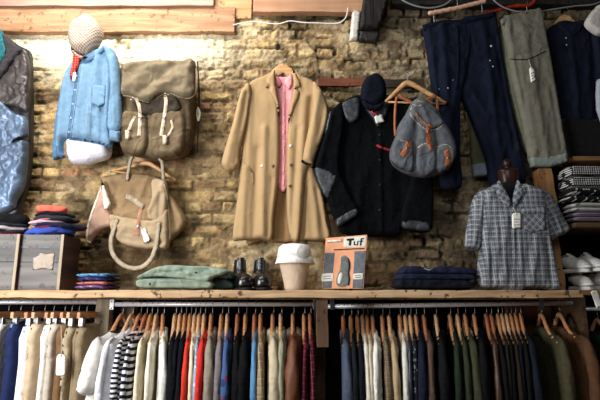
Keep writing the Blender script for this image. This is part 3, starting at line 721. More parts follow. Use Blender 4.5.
puff('turned_edge', M_totee, [(101.5, 180), (104, 185), (108, 196), (111, 206), (105, 210), (103.5, 206), (102, 192)], -.15, .010, .008, parent=t, nz=(.003, 20, 20))
strap('bleached_edge', M_totee, [(164, 184), (167, 196), (169, 215), (170, 240)], 1.2, -.165, t, thick=.003)
strap('handle', M_web, [(127, 181), (128.5, 171), (131, 159), (134, 157)], [3.6, 3.8, 4, 3], -.125, t, thick=.005, conform=False)
strap('handle', M_web, [(158, 158), (162, 162), (163, 172), (163.5, 184)], [3, 4, 3.8, 3.6], -.125, t, thick=.005, conform=False)
strap('handle', M_web, [(117, 219), (114.5, 228), (111, 240), (112, 252), (119, 262), (130, 268), (142, 267), (151, 259), (156, 246), (158, 232), (159, 222)], 4.8, -.18, t, thick=.006, nz=(.001, 60, 60), conform=False)
strap('handle', M_web, [(126, 196), (133, 199), (139, 204), (144, 207)], 5, -.135, t, thick=.007)
strap('leather_tab', mat('pinkish_leather', (170, 124, 100), rough=.6, var=.15), [(141, 208), (139, 218), (137, 228), (136, 236)], [3.4, 3.8, 4.5, 7], -.178, t, thick=.005)
disc('buckle', M_steel, 138, 226, -.187, .010, t, .003)
price_tag([(140.5, 229.5), (145.5, 227.5), (150.5, 240.5), (144.5, 243.5)], -.195, 'white tag hanging from the leather tab of the tan tote bag', [(138, 226, -.19)], lines=0, host=t)

# ------------------------------------------------------------------ 10. tan coat and pink shirt
wall_hanger('wooden hanger with rounded top inside the collar of the tan coat', (283, 69), (262, 86), (304, 86), -.062, bar=False, wd=9)
M_coat = mat('camel_cotton', (174, 144, 105), rough=.9, var=.06, scale=8, bscale=260, bump=.12, sheen=.05, wr=.2)
M_coati = mat('coat_inside_shade', (146, 114, 78), rough=.95, var=.1, scale=8)  # darker camel: the shadow inside the open coat put into the colour
t = thing('tan_coat', 'long camel tan overcoat hanging open in the middle of the brick wall', 'coat', W(282, 242, -.1))
puff('back_panel', M_coati, [(268, 80), (298, 80), (304, 140), (312, 165), (320, 182), (326, 205), (330, 239), (305, 241), (280, 243), (262, 241), (245, 238), (255, 140)], -.045, .02, .03, parent=t, nz=(.008, 16, 3), ridges=[(279, 188, 275, 240, 3, .012), (285, 190, 284, 240, 2, -.014)])
puff('front_panel', M_coat, [(275, 71), (267, 75), (256, 79), (249, 84), (246, 95), (244, 120), (241, 160), (237, 200), (232.5, 238), (240, 240.5), (250, 240), (262, 239), (272, 239.5), (274, 215), (278, 185), (280, 150), (279.5, 120), (277.5, 100), (274, 84)], -.10, .035, .035, parent=t, nz=(.004, 20, 3),
     ridges=[(250, 100, 243, 238, 3.5, .014), (258, 150, 253, 240, 3, -.012), (265, 130, 263, 240, 3, .014), (272, 180, 268, 240, 2.5, -.010), (249, 88, 246, 165, 2.5, -.014)])
puff('front_panel', M_coat, [(294, 72), (303, 77), (314, 82), (317, 95), (315, 120), (312, 150), (309, 168), (306, 178), (304, 200), (300, 240), (291, 239), (287, 215), (286.5, 185), (286.5, 150), (288, 128), (291, 108), (295, 92)], -.10, .035, .035, parent=t, nz=(.004, 20, 3),
     ridges=[(305, 100, 297, 238, 3.5, .014), (298, 130, 291, 236, 2.4, -.010), (311, 100, 306, 160, 2, -.014)])
puff('skirt_panel', M_coat, [(306, 166), (312, 166), (318, 180), (324, 200), (327, 220), (330.5, 239), (318, 241), (307, 240), (299, 240), (300, 215), (303, 190)], -.085, .03, .03, parent=t, nz=(.004, 18, 3), ridges=[(310, 175, 318, 240, 3, .010), (305, 190, 304, 238, 1.6, -.014), (316, 190, 325, 238, 2, -.008)])
puff('sleeve', M_coat, [(249, 83), (242, 90), (237, 105), (232, 125), (226, 145), (221.5, 162), (223, 168), (228, 172), (238.5, 168), (241, 150), (247, 125), (250, 105), (252, 92)], -.135, .04, .035, parent=t, nz=(.005, 14, 6),
     ridges=[(243, 95, 228, 165, 3, .012), (248, 95, 236, 165, 2, -.012), (238, 110, 224, 155, 2, -.008)])
puff('sleeve', M_coat, [(313, 82), (320, 88), (326, 100), (328.5, 115), (325, 132), (319, 148), (315, 160), (312, 167), (303, 162), (303, 152), (307, 135), (311, 115), (312, 98)], -.135, .04, .035, parent=t, nz=(.005, 14, 6),
     ridges=[(319, 95, 308, 160, 3, .012), (312, 100, 304, 155, 2, -.012), (325, 105, 316, 150, 2, -.008)])
strap('cuff_lining', M_black, [(301.5, 160.5), (306, 163.5), (311, 165)], 2.6, -.172, t, thick=.003)  # black strip along the underside of the right cuff
puff('lapel', M_coat, [(275, 70), (270, 74), (266, 82), (270, 87), (270, 92), (276, 104), (279, 118), (279.5, 108), (277, 92), (275, 80)], -.142, .010, .007, parent=t, nz=(.001, 20, 20))
puff('lapel', M_coat, [(293, 70), (297, 76), (301, 86), (296, 89), (300, 93), (294, 108), (288.5, 124), (289, 112), (292, 98), (293.5, 84)], -.142, .010, .007, parent=t, nz=(.001, 20, 20))
puff('collar', M_coat, [(273, 72), (276, 67), (283, 65.5), (290, 67), (294, 72), (291, 74), (283, 72), (276, 74)], -.055, .012, .010, parent=t, nz=None)
M_button = mat('horn_button', (96, 76, 62), rough=.35, var=.2); M_pearl = mat('pearl_button', (226, 220, 208), rough=.3, var=.05)
for x, y, mm in ((287.8, 127, M_button), (290.5, 146, M_pearl), (291, 165, M_button), (273, 166, M_button), (262, 166, M_pearl), (267, 87, M_button), (290, 186, M_button)): disc('button', mm, x, y, -.143, .010, t, .005)
strap('pocket_welt', M_coat, [(244, 163), (252, 172), (253, 184)], 2, -.137, t, thick=.003)
strap('pocket_welt', M_coat, [(308, 178), (303, 186), (302, 196)], 2, -.127, t, thick=.003)
M_pink_c = mat('pink_cotton', (240, 164, 168), rough=.9, var=.10, scale=30)
t = thing('pink_shirt', 'pink cotton shirt showing in the open front of the tan coat', 'shirt', W(283, 188, -.08))
puff('body', M_pink_c, [(273, 80), (294, 80), (293, 110), (290, 140), (288, 187), (278, 187.5), (276, 150), (275, 110)], -.075, .016, .015, parent=t, nz=(.004, 40, 8), ridges=[(284, 100, 283, 186, 1.5, .008), (280, 120, 280, 186, 1, -.006)])
puff('collar', M_pink_c, [(276, 74), (279, 78), (282, 83), (279, 88), (275, 82)], -.098, .008, .005, parent=t, nz=None)
puff('collar', M_pink_c, [(291, 74), (293, 80), (290, 90), (284, 83), (287, 78)], -.098, .008, .005, parent=t, nz=None)
puff('neck_label', mat('navy_label', (36, 44, 84), var=.1), [(278.5, 75), (284, 75), (283.5, 79.5), (279, 79.5)], -.085, .003, .002, parent=t, smooth=1, nz=None)
strap('placket', M_pink_c, [(284, 84), (284, 120), (283.5, 186)], 2.6, -.093, t, thick=.003)
for y in (92, 104, 118, 132): disc('button', M_pearl, 284, y, -.0965, .004, t)
puff('pocket', M_pink_c, [(277, 117), (282, 117), (282, 124), (277, 124)], -.092, .003, .002, parent=t, smooth=1, nz=None)

# ------------------------------------------------------------------ 13. black donkey jacket, navy cap
M_wool = mat('black_wool', (10, 11, 14), rough=1, var=.3, scale=60, spec=.08)
t = thing('black_work_jacket', 'black wool work jacket with leather shoulder and elbow patches, right of the tan coat', 'jacket', W(380, 236, -.1))
puff('body', M_wool, [(342, 103), (352, 97), (366, 94), (378, 93), (392, 97), (405, 103), (412, 112), (416, 140), (420, 170), (424, 205), (420, 226), (402, 229), (400, 236), (372, 237), (346, 235), (338, 226), (336, 190), (336, 140), (338, 115)], -.08, .05, .05, parent=t, nz=(.008, 12, 4), ridges=[(378, 100, 380, 236, 2, .01), (360, 180, 356, 234, 4, .012), (400, 180, 404, 228, 4, -.01)])
puff('sleeve', M_wool, [(342, 103), (335, 107), (329, 113), (325, 130), (319, 150), (314.5, 166), (318, 180), (326, 198), (335, 222), (340, 227), (352, 220), (359, 212), (350, 195), (340, 170), (341, 150), (345, 125)], -.13, .045, .04, parent=t, nz=(.007, 12, 8), ridges=[(330, 120, 320, 165, 3, .012)])
puff('sleeve', M_wool, [(405, 103), (414, 108), (423, 125), (430, 150), (433, 180), (433, 215), (429, 232), (402, 229), (403, 205), (410, 180), (408, 150), (404, 125)], -.125, .045, .04, parent=t, nz=(.007, 12, 8))
puff('shoulder_patch', M_blkleather, [(340, 105), (350, 99), (358, 98), (360, 108), (358, 119), (350, 123), (344, 116)], -.155, .012, .012, parent=t, nz=(.004, 30, 30))
puff('shoulder_patch', M_blkleather, [(329, 113), (332, 112), (335, 122), (337, 133), (327, 136), (325, 130)], -.168, .010, .01, parent=t, nz=(.004, 30, 30))
puff('elbow_patch', M_blkleather, [(315, 167), (326, 169), (337, 175), (334, 186), (328, 199), (320, 188), (315.5, 175)], -.168, .010, .01, parent=t, nz=(.004, 30, 30), smooth=2)
puff('cuff_patch', M_blkleather, [(335.5, 220), (345, 213), (356, 208.5), (358.5, 214), (350, 220), (338, 227)], -.172, .010, .008, parent=t, nz=(.003, 30, 30), smooth=2)
puff('cuff_patch', M_blkleather, [(403, 221), (418, 220), (429.5, 223), (429, 231), (415, 230), (403, 228)], -.166, .010, .008, parent=t, nz=(.003, 30, 30), smooth=2)
puff('collar', M_blkleather, [(362, 97), (372, 93), (383, 94), (392, 99), (388, 112), (382, 122), (378, 128), (372, 118), (366, 110)], -.135, .012, .01, parent=t, nz=(.003, 20, 20))
strap('red_lining_edge', mat('dark_red_lining', (150, 44, 48), var=.15), [(376, 145), (383, 148), (390, 150)], 2.2, -.142, t, thick=.004)
for y in (135, 160, 185, 210): disc('button', mat('black_button', (30, 30, 32), rough=.25), 380, y, -.142, .009, t, .004)
M_capn = mat('navy_wool', (14, 17, 28), rough=.95, var=.3, scale=70)
t = thing('wool_cap', 'dark navy wool cap hooked over the collar of the black work jacket', 'cap', W(373, 108, -.2))
puff('crown', M_capn, [(366, 78), (373, 74.5), (380, 76), (385, 83), (386.5, 92), (384, 101), (378, 108), (370, 108), (363, 103), (360.5, 95), (362, 85)], -.17, .06, .06, parent=t, nz=(.005, 20, 20))
puff('peak', M_capn, [(362, 99), (370, 104), (379, 104), (385, 99), (381, 109), (372, 112), (364, 107)], -.205, .022, .01, parent=t, nz=None)
tag(strap('red_ribbon', mat('red_ribbon', (190, 58, 66), var=.1), [(370, 109), (373, 113), (378, 115)], 2, -.235, None, thick=.003), 'scrap of red ribbon tied to the tag under the navy cap', 'ribbon')
price_tag([(374, 116), (382, 113.5), (384.5, 121.5), (376, 124)], -.24, 'white tag below the navy cap on the black work jacket', lines=0, host=bpy.data.objects['black_work_jacket'])

# ------------------------------------------------------------------ 14. grey backpack on a hanger
wall_hanger('light wooden hanger carrying the small grey backpack', (408, 83), (385, 102), (448, 104), -.215, bar=True, wd=4.6)
M_grey = mat('blue_grey_canvas', (92, 95, 100), rough=.93, var=.25, scale=20, bscale=200, wr=1.0)
M_pipe = mat('pale_piping', (178, 164, 150), var=.1)
M_lth = mat('orange_tan_leather', (158, 92, 54), rough=.5, var=.2)
t = thing('grey_backpack', 'small blue-grey canvas backpack with tan leather straps on a hanger over the black jacket', 'backpack', W(422, 177, -.25))
for pts in ([(397, 96), (395.5, 108), (395, 124), (395.5, 136)], [(437.5, 98), (437.5, 108), (437, 120)], [(398, 94), (405, 99), (416, 105)], [(436, 95), (428, 99), (421, 104)]):
    strap('shoulder_strap', M_lth, pts, 3, -.242, t, thick=.004)
puff('body', M_grey, [(412, 102), (420, 100), (430, 106), (438, 114), (442, 122), (449, 132), (454.5, 146), (455, 158), (449, 169), (438, 175), (424, 178), (408, 175), (395, 168), (390, 160), (390, 150), (395, 137), (398, 126), (405, 115)], -.26, .085, .07, parent=t, nz=(.010, 14, 12), ridges=[(414, 125, 410, 165, 3, -.016), (432, 130, 437, 165, 3, -.014), (420, 140, 424, 176, 4, .012)])
puff('pocket', M_grey, [(394, 142), (402, 140), (412, 146), (414, 160), (412, 172), (400, 169), (392, 163), (390.5, 152)], -.325, .035, .03, parent=t, nz=(.005, 20, 20))
puff('pocket', M_grey, [(437, 147), (446, 145), (454, 150), (454, 160), (449, 168), (440, 173), (433, 168), (433, 156)], -.325, .03, .03, parent=t, nz=(.005, 20, 20))
puff('pocket', M_grey, [(417, 148), (425, 144), (433, 147), (436, 158), (434, 172), (424, 177), (416, 172), (414, 160)], -.33, .035, .03, parent=t, nz=(.005, 20, 20))
fl = [(412, 106), (417, 102), (424, 103), (433, 109), (440, 117), (443.5, 124), (439, 128), (432, 130), (427, 130), (421, 126), (414, 119), (410, 113)]
puff('flap', M_grey, fl, -.335, .022, .02, parent=t, nz=(.005, 16, 16), ridges=[(420, 106, 428, 124, 2, .008)])
strap('piping', M_pipe, fl[5:]+fl[:1], 1.1, -.345, t, thick=.003)
strap('piping', M_pipe, [(400, 140), (407, 142), (413, 147)], 1.1, -.362, t, thick=.003)
strap('piping', M_pipe, [(417, 148), (425, 143.5), (433, 147)], 1.1, -.366, t, thick=.003)
strap('piping', M_pipe, [(437, 147), (446, 144.5), (454, 149)], 1.1, -.358, t, thick=.003)
for pts, wd in (([(430, 124), (428, 132), (429, 141), (432, 150)], 5), ([(410, 141), (407, 148), (402, 156)], 5.5), ([(446, 150), (448, 158), (447, 166)], 5), ([(415, 112), (420, 118), (426, 124), (429, 130)], 1.6)):
    s = strap('leather_strap', M_lth, pts, wd, -.372, t, thick=.005)
    if wd > 3: disc('buckle', M_steel, pts[1][0], pts[1][1], -.379, .008, s, .003)
strap('drawcord', M_pipe, [(412, 104), (418, 106), (424, 103), (418, 101)], 1, -.352, t, thick=.003)

# ------------------------------------------------------------------ 15-18. trousers and jackets at the top right
tag(tube('garment_pole', M_dark_metal, [W(392, -7, -.12), W(500, -8, -.12), W(640, -12, -.12)], .012, n=1), 'dark iron pole carrying the trousers along the top right of the wall', 'pole')
M_tubing = mat('grey_tubing', (128, 128, 130), rough=.4, var=.1)
tag(tube('cable_loop', M_tubing, [W(x, y, -.14) for x, y in ((396, -6), (404, 1), (416, 6), (430, 8), (444, 5), (452, -1), (458, -8))], .006, seg=8), 'grey cable sagging in a loop above the navy jeans', 'cable')
tag(tube('cable_loop', M_tubing, [W(x, y, -.18) for x, y in ((486, -10), (498, 4), (515, 11), (535, 12), (555, 9), (575, 6), (595, 4), (610, -4))], .005, seg=8), 'grey cable sagging above the olive trousers', 'cable')
tag(strap('red_strap', mat('red_webbing', (140, 40, 24), var=.2), [(484, 14), (498, 10), (514, 6), (532, 4), (536, -6)], 4, -.16, None, thick=.006), 'red strap stretched above the olive trousers', 'strap')
t = thing('trouser_hanger', 'pale wooden clamp hanger holding the navy jeans', 'hanger', W(458, 8, -.15), 'wooden hangers on the wall')
strap('wooden_bar', mat('pale_beech', (214, 170, 140), rough=.5, var=.08), [(428, 13.5), (457, 8), (487, .5)], 4.6, -.19, t, thick=.012, n=2, rnd=.006)
tube('hook', M_steel, [W(458, 7, -.19), W(457, -1, -.19), W(456, -6, -.17), W(458, -10, -.12)], .003, t, seg=8)
for x, y in ((433, 15), (481, 4)): tube('clip_wire', M_steel, [W(x, y-2, -.19), W(x+1, y+4, -.18), W(x+1, y+9, -.17)], .003, t, seg=8)
tube('cross_wire', M_steel, [W(436, 21, -.195), W(458, 18, -.195), W(480, 12, -.195)], .002, t, seg=6)
M_den = mat('indigo_denim', (20, 25, 41), rough=.9, var=.3, scale=14, bscale=260, bump=.3, spec=.15)
M_dend = mat('indigo_denim_dark', (16, 20, 36), rough=.95, var=.3, scale=14, spec=.1)
t = thing('navy_jeans', 'dark navy work jeans with white paint specks hanging from a clamp hanger', 'trousers', W(470, 187, -.12))
puff('leg', M_den, [(423, 27), (440, 23), (456, 22), (470, 22), (469, 60), (463, 90), (460, 108), (460, 130), (460, 160), (461, 187), (441, 188), (438, 160), (434, 120), (430, 80), (426, 50)], -.135, .045, .04, parent=t, nz=(.007, 16, 5), ridges=[(440, 30, 450, 180, 4, .014), (436, 60, 442, 185, 2, -.008), (455, 90, 446, 130, 3, .01)])
puff('leg', M_den, [(458, 22), (478, 17), (494, 13), (497, 28), (502, 60), (508, 95), (514, 125), (520, 152), (524, 184), (492, 188), (485, 160), (474, 130), (463, 105), (457, 92), (455, 60)], -.125, .045, .04, parent=t, nz=(.007, 16, 5), ridges=[(480, 30, 500, 180, 4, .014), (493, 40, 512, 150, 2.5, -.012), (466, 90, 485, 120, 3, .01)])
puff('waistband', M_dend, [(422, 25), (440, 20.5), (460, 19.5), (478, 15), (494, 11.5), (495.5, 17), (480, 21), (460, 25.5), (440, 27), (424, 31)], -.175, .012, .008, parent=t, smooth=1, nz=(.001, 20, 20))
strap('fly_seam', M_dend, [(457, 25), (458, 50), (458, 70), (456, 90)], 2.4, -.178, t, thick=.008)
puff('pocket', M_dend, [(472, 34), (488, 30), (490, 48), (486, 58), (474, 55)], -.168, .006, .006, parent=t, nz=None, smooth=1)
puff('pocket', M_dend, [(430, 36), (444, 33), (446, 50), (438, 56), (432, 50)], -.176, .006, .006, parent=t, nz=None, smooth=1)
M_speck = mat('white_paint', (220, 222, 224), var=.05)
for x, y, r in ((491, 46, .007), (490, 60.5, .004), (493, 66.5, .005), (448, 88, .004), (439, 89, .003), (453, 80, .003)): disc('paint_speck', M_speck, x, y, -.184, r, t, .001)
M_fade = mat('faded_denim', (122, 132, 142), rough=.9, var=.2, scale=20)
M_fadeg = mat('greenish_cotton', (88, 86, 66), rough=.92, var=.2, scale=20)
t = thing('faded_trousers', 'greenish faded trousers with a pale turned-up cuff behind the navy jeans', 'trousers', W(480, 178, -.05))
puff('leg', M_fadeg, [(464, 60), (490, 60), (492, 120), (491, 165), (472, 168), (469, 130), (465, 100)], -.05, .03, .03, parent=t, nz=(.006, 16, 6))
puff('cuff', M_fade, [(471, 164), (491, 161), (492, 175), (473, 178)], -.07, .022, .012, parent=t, smooth=1, nz=(.003, 30, 30))
M_olive = mat('grey_olive_drill', (112, 109, 96), rough=.93, var=.12, scale=24, bscale=220, bump=.25)
M_oliveb = mat('grey_olive_faded', (130, 136, 130), rough=.93, var=.12, scale=30)
tag(tube('hanger_hook', M_steel, [W(527, 14, -.15), W(527, 4, -.16), W(529, -5, -.15), W(528, -10, -.12)], .003, seg=8), 'steel hook holding up the waist of the olive trousers', 'hook')
t = thing('olive_trousers', 'grey-olive work trousers with turned-up cuffs and a white tag, hung from a hook', 'trousers', W(540, 168, -.15))
puff('leg', M_olive, [(501, 20), (515, 15), (530, 11), (540, 11), (545, 35), (550, 60), (555, 90), (560, 120), (565, 150), (566, 162), (548, 166), (530, 166), (526, 145), (519, 110), (511, 78), (506, 48)], -.17, .04, .035, parent=t, nz=(.006, 18, 5), ridges=[(520, 30, 545, 160, 4, .010), (513, 60, 530, 150, 2, -.008), (548, 90, 558, 150, 2, -.006), (510, 60, 545, 52, 1.2, -.006)])
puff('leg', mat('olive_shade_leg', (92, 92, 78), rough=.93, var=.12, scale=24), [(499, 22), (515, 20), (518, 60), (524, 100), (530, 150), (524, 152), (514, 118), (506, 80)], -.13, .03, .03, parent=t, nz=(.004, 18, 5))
puff('cuff', M_oliveb, [(528.5, 157), (548, 157), (565, 153), (567, 163), (550, 168), (530, 168)], -.195, .03, .014, parent=t, smooth=1, nz=(.003, 30, 30))
puff('waistband', M_olive, [(500, 19), (515, 14), (530, 9.5), (540, 9), (541, 15), (530, 17), (515, 21), (501, 26)], -.20, .014, .008, parent=t, smooth=1, nz=None)
strap('pocket_seam', M_dark_metal, [(510, 59), (520, 59.5), (530, 58.5), (546, 51)], 1, -.222, t, thick=.003)
disc('button', M_button, 526, 13, -.216, .008, t, .003)
disc('rivet', M_leather, 540, 109, -.216, .006, t, .003)
price_tag([(529, 68), (534, 66), (536, 80), (531, 83.5)], -.232, 'white tag on a string in the middle of the olive trousers', [(529, 58, -.225), (529.5, 63, -.232)], host=t)
M_nj = mat('navy_drill', (20, 23, 38), rough=.92, var=.25, scale=20, spec=.12)
wall_hanger('orange-toned wooden hanger in the collar of the navy jacket at top right', (565, 18), (550, 33), (584, 34), -.10, bar=False, wd=7)
t = thing('navy_jacket', 'navy work jacket with black lower half hanging at the top right', 'jacket', W(585, 160, -.1))
puff('body', M_nj, [(546, 32), (553, 25), (562, 22), (572, 23), (582, 22), (592, 28), (602, 38), (612, 48), (618, 100), (618, 122), (590, 124), (563, 122), (559, 95), (553, 65), (548, 45)], -.12, .045, .04, parent=t, nz=(.007, 14, 4), ridges=[(566, 40, 575, 120, 3, .01), (590, 40, 594, 120, 3, -.012)])
puff('lower_body', M_black, [(562, 118), (590, 120), (618, 118), (620, 156), (596, 160), (572, 161), (567, 150), (564, 135)], -.115, .045, .035, parent=t, nz=(.007, 14, 4))
puff('sleeve', M_nj, [(590, 27), (602, 33), (614, 46), (622, 80), (625, 120), (606, 124), (600, 90), (594, 60)], -.155, .04, .03, parent=t, nz=(.006, 14, 5))
puff('collar', M_nj, [(556, 24), (564, 21), (574, 24), (582, 21), (584, 27), (576, 36), (571, 40), (564, 33)], -.165, .012, .008, parent=t, nz=None)
for x, y in ((566, 38), (566.5, 45)): disc('button', M_pearl, x, y, -.173, .004, t)
puff('white_label', M_paper, [(578, 149.5), (584, 149), (584, 151.5), (578, 152)], -.162, .002, .001, parent=t, smooth=1, nz=None, cell=1)
tag(puff('white_shirt', mat('off_white_knit', (196, 190, 182), rough=.95, var=.08, scale=50), [(584, 26), (588, 16), (594, 9), (602, 4), (640, 0), (645, 60), (625, 60), (606, 38), (596, 36)], -.20, .035, .03, nz=(.006, 14, 12)), 'off-white knitted shirt at the top right corner in front of the navy jacket', 'shirt')
tag(puff('pale_trousers', mat('pale_blue_cotton', (160, 168, 178), var=.1), [(596, 82), (606, 80), (630, 82), (632, 122), (600, 122)], -.215, .02, .02), 'pale blue garment edge beside the navy jacket at the right frame', 'trousers')

# ------------------------------------------------------------------ shelf things
ZT = ZS1+0.001
def px_w(px, Y): return (px-300)/F*(Y+D)*1.0   # close to X at shelf height
def xs_at(px, Y): return W(px, 289, Y).x
# crates
M_crate = wood('weathered_blue_grey_wood', (84, 81, 80), (120, 116, 112), 'x', grain=14, spots=0.35)
M_crs = wood('dark_red_brown_wood', (52, 34, 28), (84, 56, 44), 'y', grain=14)
M_crl = wood('pale_crate_edge', (140, 124, 104), (170, 154, 132), 'z', grain=20)
def crate(label, x0, x1, Y0, Y1, z1, panel=True):
    t = thing('wooden_crate', label, 'crate', ((x0+x1)/2, (Y0+Y1)/2, ZT), 'weathered crates on the shelf')
    hgt = z1-ZT
    for i in range(2):
        p = box('front_plank', M_crate, (x0+.006, Y0, ZT+hgt*i/2+.001), (x1-.012, Y0+.018, ZT+hgt*(i+1)/2-.001), t, bev=.002, rough=.001, seed=i+3)
    box('side_board', M_crs, (x1-.012, Y0+.002, ZT), (x1, Y1, z1), t, bev=.002)
    box('corner_edge', M_crl, (x1-.014, Y0-.003, ZT), (x1+.002, Y0+.001, z1), t, bev=.001)
    box('side_board', M_crs, (x0, Y0+.002, ZT), (x0+.006, Y1, z1), t, bev=.001)
    box('back_board', M_crs, (x0+.006, Y1-.015, ZT), (x1-.012, Y1, z1), t, bev=.002)
    box('lid', M_crs, (x0+.006, Y0+.018, z1-.02), (x1-.012, Y1-.015, z1-.002), t, bev=.002)
    for sx in (x0+.02, x1-.035):
        for sz in (ZT+.02, z1-.02):
            lathe('nail_head', M_dark_metal, [(0, .002), (.003, .001), (.003, 0)], (sx, Y0, sz), t, seg=8, axis=Matrix.Rotation(math.pi/2, 3, 'X'))
    return t
zc = W(40, 234.5, -.42).z
cr = crate('blue-grey weathered crate with a pale paper label, under the tall pile of berets', xs_at(16.5, -.42), xs_at(59, -.42), -.42, -.20, zc)
puff('paper_label', mat('aged_paper', (168, 154, 140), var=.12), [(33, 258), (38, 256), (40, 253), (47, 254), (55, 253), (54, 262), (53, 270), (43, 269), (33, 270)], -.4205, .001, .001, parent=cr, smooth=1, nz=None)
M_faint = mat('faded_stencil', (112, 114, 122), var=.15)
for i, (a, b) in enumerate(((20, 29), (31, 36), (38, 50))): strap('faint_stencil_mark', M_faint, [(a, 247), (b, 247.2)], 1.8, -.4202, cr, thick=.0006, n=1, cell=1.2)
cr = crate('blue-grey weathered crate cut by the left edge, beside the labelled crate', xs_at(-40, -.44), xs_at(14, -.44), -.44, -.22, zc)
for (a, b) in ((2, 6), (8, 11)): strap('faint_stencil_mark', M_faint, [(a, 247), (b, 247.2)], 1.8, -.4402, cr, thick=.0006, n=1, cell=1.2)
# berets
def beret(label, cx, Y, z, r, h, rgb, band, rgb2=None, seed=1, sy=0.8):
    t = thing('beret', label, 'beret', (cx, Y, z), 'hats stacked on the crates')
    nm = 'felt_%d_%d_%d' % rgb
    prof = [(r*.72, 0), (r*.86, h*.08), (r*.985, h*.32), (r, h*.5), (r*.93, h*.74), (r*.72, h*.98), (r*.4, h*1.12), (0.0005, h*1.16)]
    cr_ = lathe('crown', mat(nm, rgb, var=.15, rough=1, scale=50), prof, (cx, Y, z), t, sx=1, sy=sy, wob=.06, seed=seed, seg=48)
    for v in cr_.data.vertices:      # soft sag and folds of the felt
        a = math.atan2(v.co.y, v.co.x); q = math.hypot(v.co.x, v.co.y)/r
        v.co.z += h*(.16*math.sin(2*a+seed)+.12*math.sin(5*a+seed*2)+.06*math.sin(9*a+seed))*q**2 - .10*h*q*math.cos(a-seed)
    nm = 'felt_%d_%d_%d' % band
    lathe('band', mat(nm, band, var=.15, rough=1, scale=50), [(r*.74, 0.001), (r*.80, h*.02), (r*.93, h*.12), (r*.965, h*.2), (r*.93, h*.26), (r*.7, h*.2)], (cx, Y, z), t, sx=1.0, sy=sy*1.0, wob=.06, seed=seed)
    return t
k = 2.86/500
z = zc+.0005
for (lab, cpx, rpx, hpx, rgb, band, off) in (
    ('bright blue beret at the bottom of the tall pile', 47, 24, 9.5, (58, 78, 160), (30, 36, 70), 0),
    ('navy beret with a maroon edge, second from the bottom of the tall pile', 55, 25, 6, (26, 30, 50), (150, 40, 58), 0),
    ('pale pink and grey knitted beret in the middle of the tall pile', 45, 20, 5, (190, 160, 166), (120, 50, 70), 0),
    ('charcoal beret with a pink edge above the pale pink one', 51, 22, 5.5, (46, 44, 50), (196, 108, 120), 0),
    ('black beret directly under the coral one', 49, 19, 5.5, (20, 20, 24), (60, 56, 60), 0),
    ('coral red beret on top of the tall pile of hats', 45, 15, 7.5, (228, 104, 84), (160, 60, 56), 0)):
    beret(lab, (cpx-300)*k, -.31, z, rpx*k, hpx*k*1.0, rgb, band, seed=hpx)
    z += hpx*k*.74
z = zc+.0005
for (lab, cpx, rpx, hpx, rgb, band) in (
    ('dark beret with a red edge at the bottom of the pile by the left frame', 2, 21, 6, (40, 36, 42), (190, 40, 46)),
    ('white and grey beret in the low pile by the left frame', 3, 20, 5, (170, 160, 160), (80, 80, 90)),
    ('black cap topping the low pile by the left frame', 6, 19, 12, (18, 18, 21), (40, 40, 44))):
    beret(lab, (cpx-300)*k, -.33, z, rpx*k, hpx*k, rgb, band, seed=hpx+2)
    z += hpx*k*.8
# folded things
def folded(name, label, cat, layers, x0, x1, y0, y1, Y, depth, mats, group=None, seed=0, inset=0):
    """one folded piece of cloth: layers wrapped round a fold at one end, seen edge-on"""
    return
def slab(name, m, x0, x1, y0, y1, Y, thick, parent, jag=0.6, seed=0, **kw):
    rr = random.Random(seed)
    j = lambda: (rr.random()-.5)*jag
    pts = [(x0+1+j(), y0+.4+j()), ((x0*2+x1)/3, y0+j()), ((x0+x1*2)/3, y0+j()), (x1-1.2+j(), y0+.3+j()), (x1, (y0+y1)/2), (x1-1, y1), ((x0+x1)/2, y1), (x0+1, y1), (x0, (y0+y1)/2)]
    kw.setdefault('nz', (.004, 30, 60))
    return puff(name, m, pts, Y, thick, rnd=.008, back=1.0, parent=parent, cell=1.4, **kw)
for i, (lab, rgb, edge) in enumerate((('purple patterned scarf at the bottom of the small folded pile', (112, 82, 140), (220, 190, 200)), ('orange and pink scarf, second from the bottom of the small pile', (196, 120, 104), (90, 60, 120)),
                           ('navy scarf, third in the small folded pile', (44, 52, 104), (140, 90, 140)), ('light blue scarf on top of the small folded pile', (104, 156, 200), (44, 52, 90)))):
    t = thing('folded_scarf', lab, 'scarf', (W(99, 280, -.3).x, -.3, ZT+i*.021), 'folded scarves on the shelf')
    y1 = 289.2-i*3.9; y0 = y1-3.9
    slab('folded_cloth', pattern('scarf_%d' % i, 'floral', [rgb, edge], 55), 80+(i*1.3 if i < 3 else 2), 110+i % 2, y0, y1, -.30, .09, t, seed=i)
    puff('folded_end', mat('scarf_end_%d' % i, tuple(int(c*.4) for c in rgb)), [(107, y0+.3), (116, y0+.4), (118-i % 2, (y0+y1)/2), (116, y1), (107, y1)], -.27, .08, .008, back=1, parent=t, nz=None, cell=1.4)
M_sage = mat('sage_green_cotton', (134, 148, 132), rough=.92, var=.15, scale=30)
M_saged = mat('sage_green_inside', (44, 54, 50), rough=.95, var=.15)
t = thing('folded_trousers', 'folded sage green trousers lying at the bottom of the pile left of the boots', 'trousers', (W(182, 289, -.3).x, -.3, ZT), 'folded green trousers on the shelf')
puff('folded_leg', M_sage, [(141, 281), (148, 278.5), (170, 278), (200, 278.5), (214, 281), (214, 289.3), (180, 289.3), (150, 289.3), (141, 287)], -.30, .11, .012, back=1, parent=t, nz=(.006, 18, 60), smooth=2, ridges=[(142, 284.5, 212, 284, .7, -.008), (150, 281, 190, 282, .8, .006)], cell=1.4)
puff('folded_end', M_saged, [(210, 279), (224, 278), (234, 281), (236, 289.3), (208, 289.3)], -.24, .10, .012, back=1, parent=t, nz=(.004, 30, 30), cell=1.6, smooth=2)
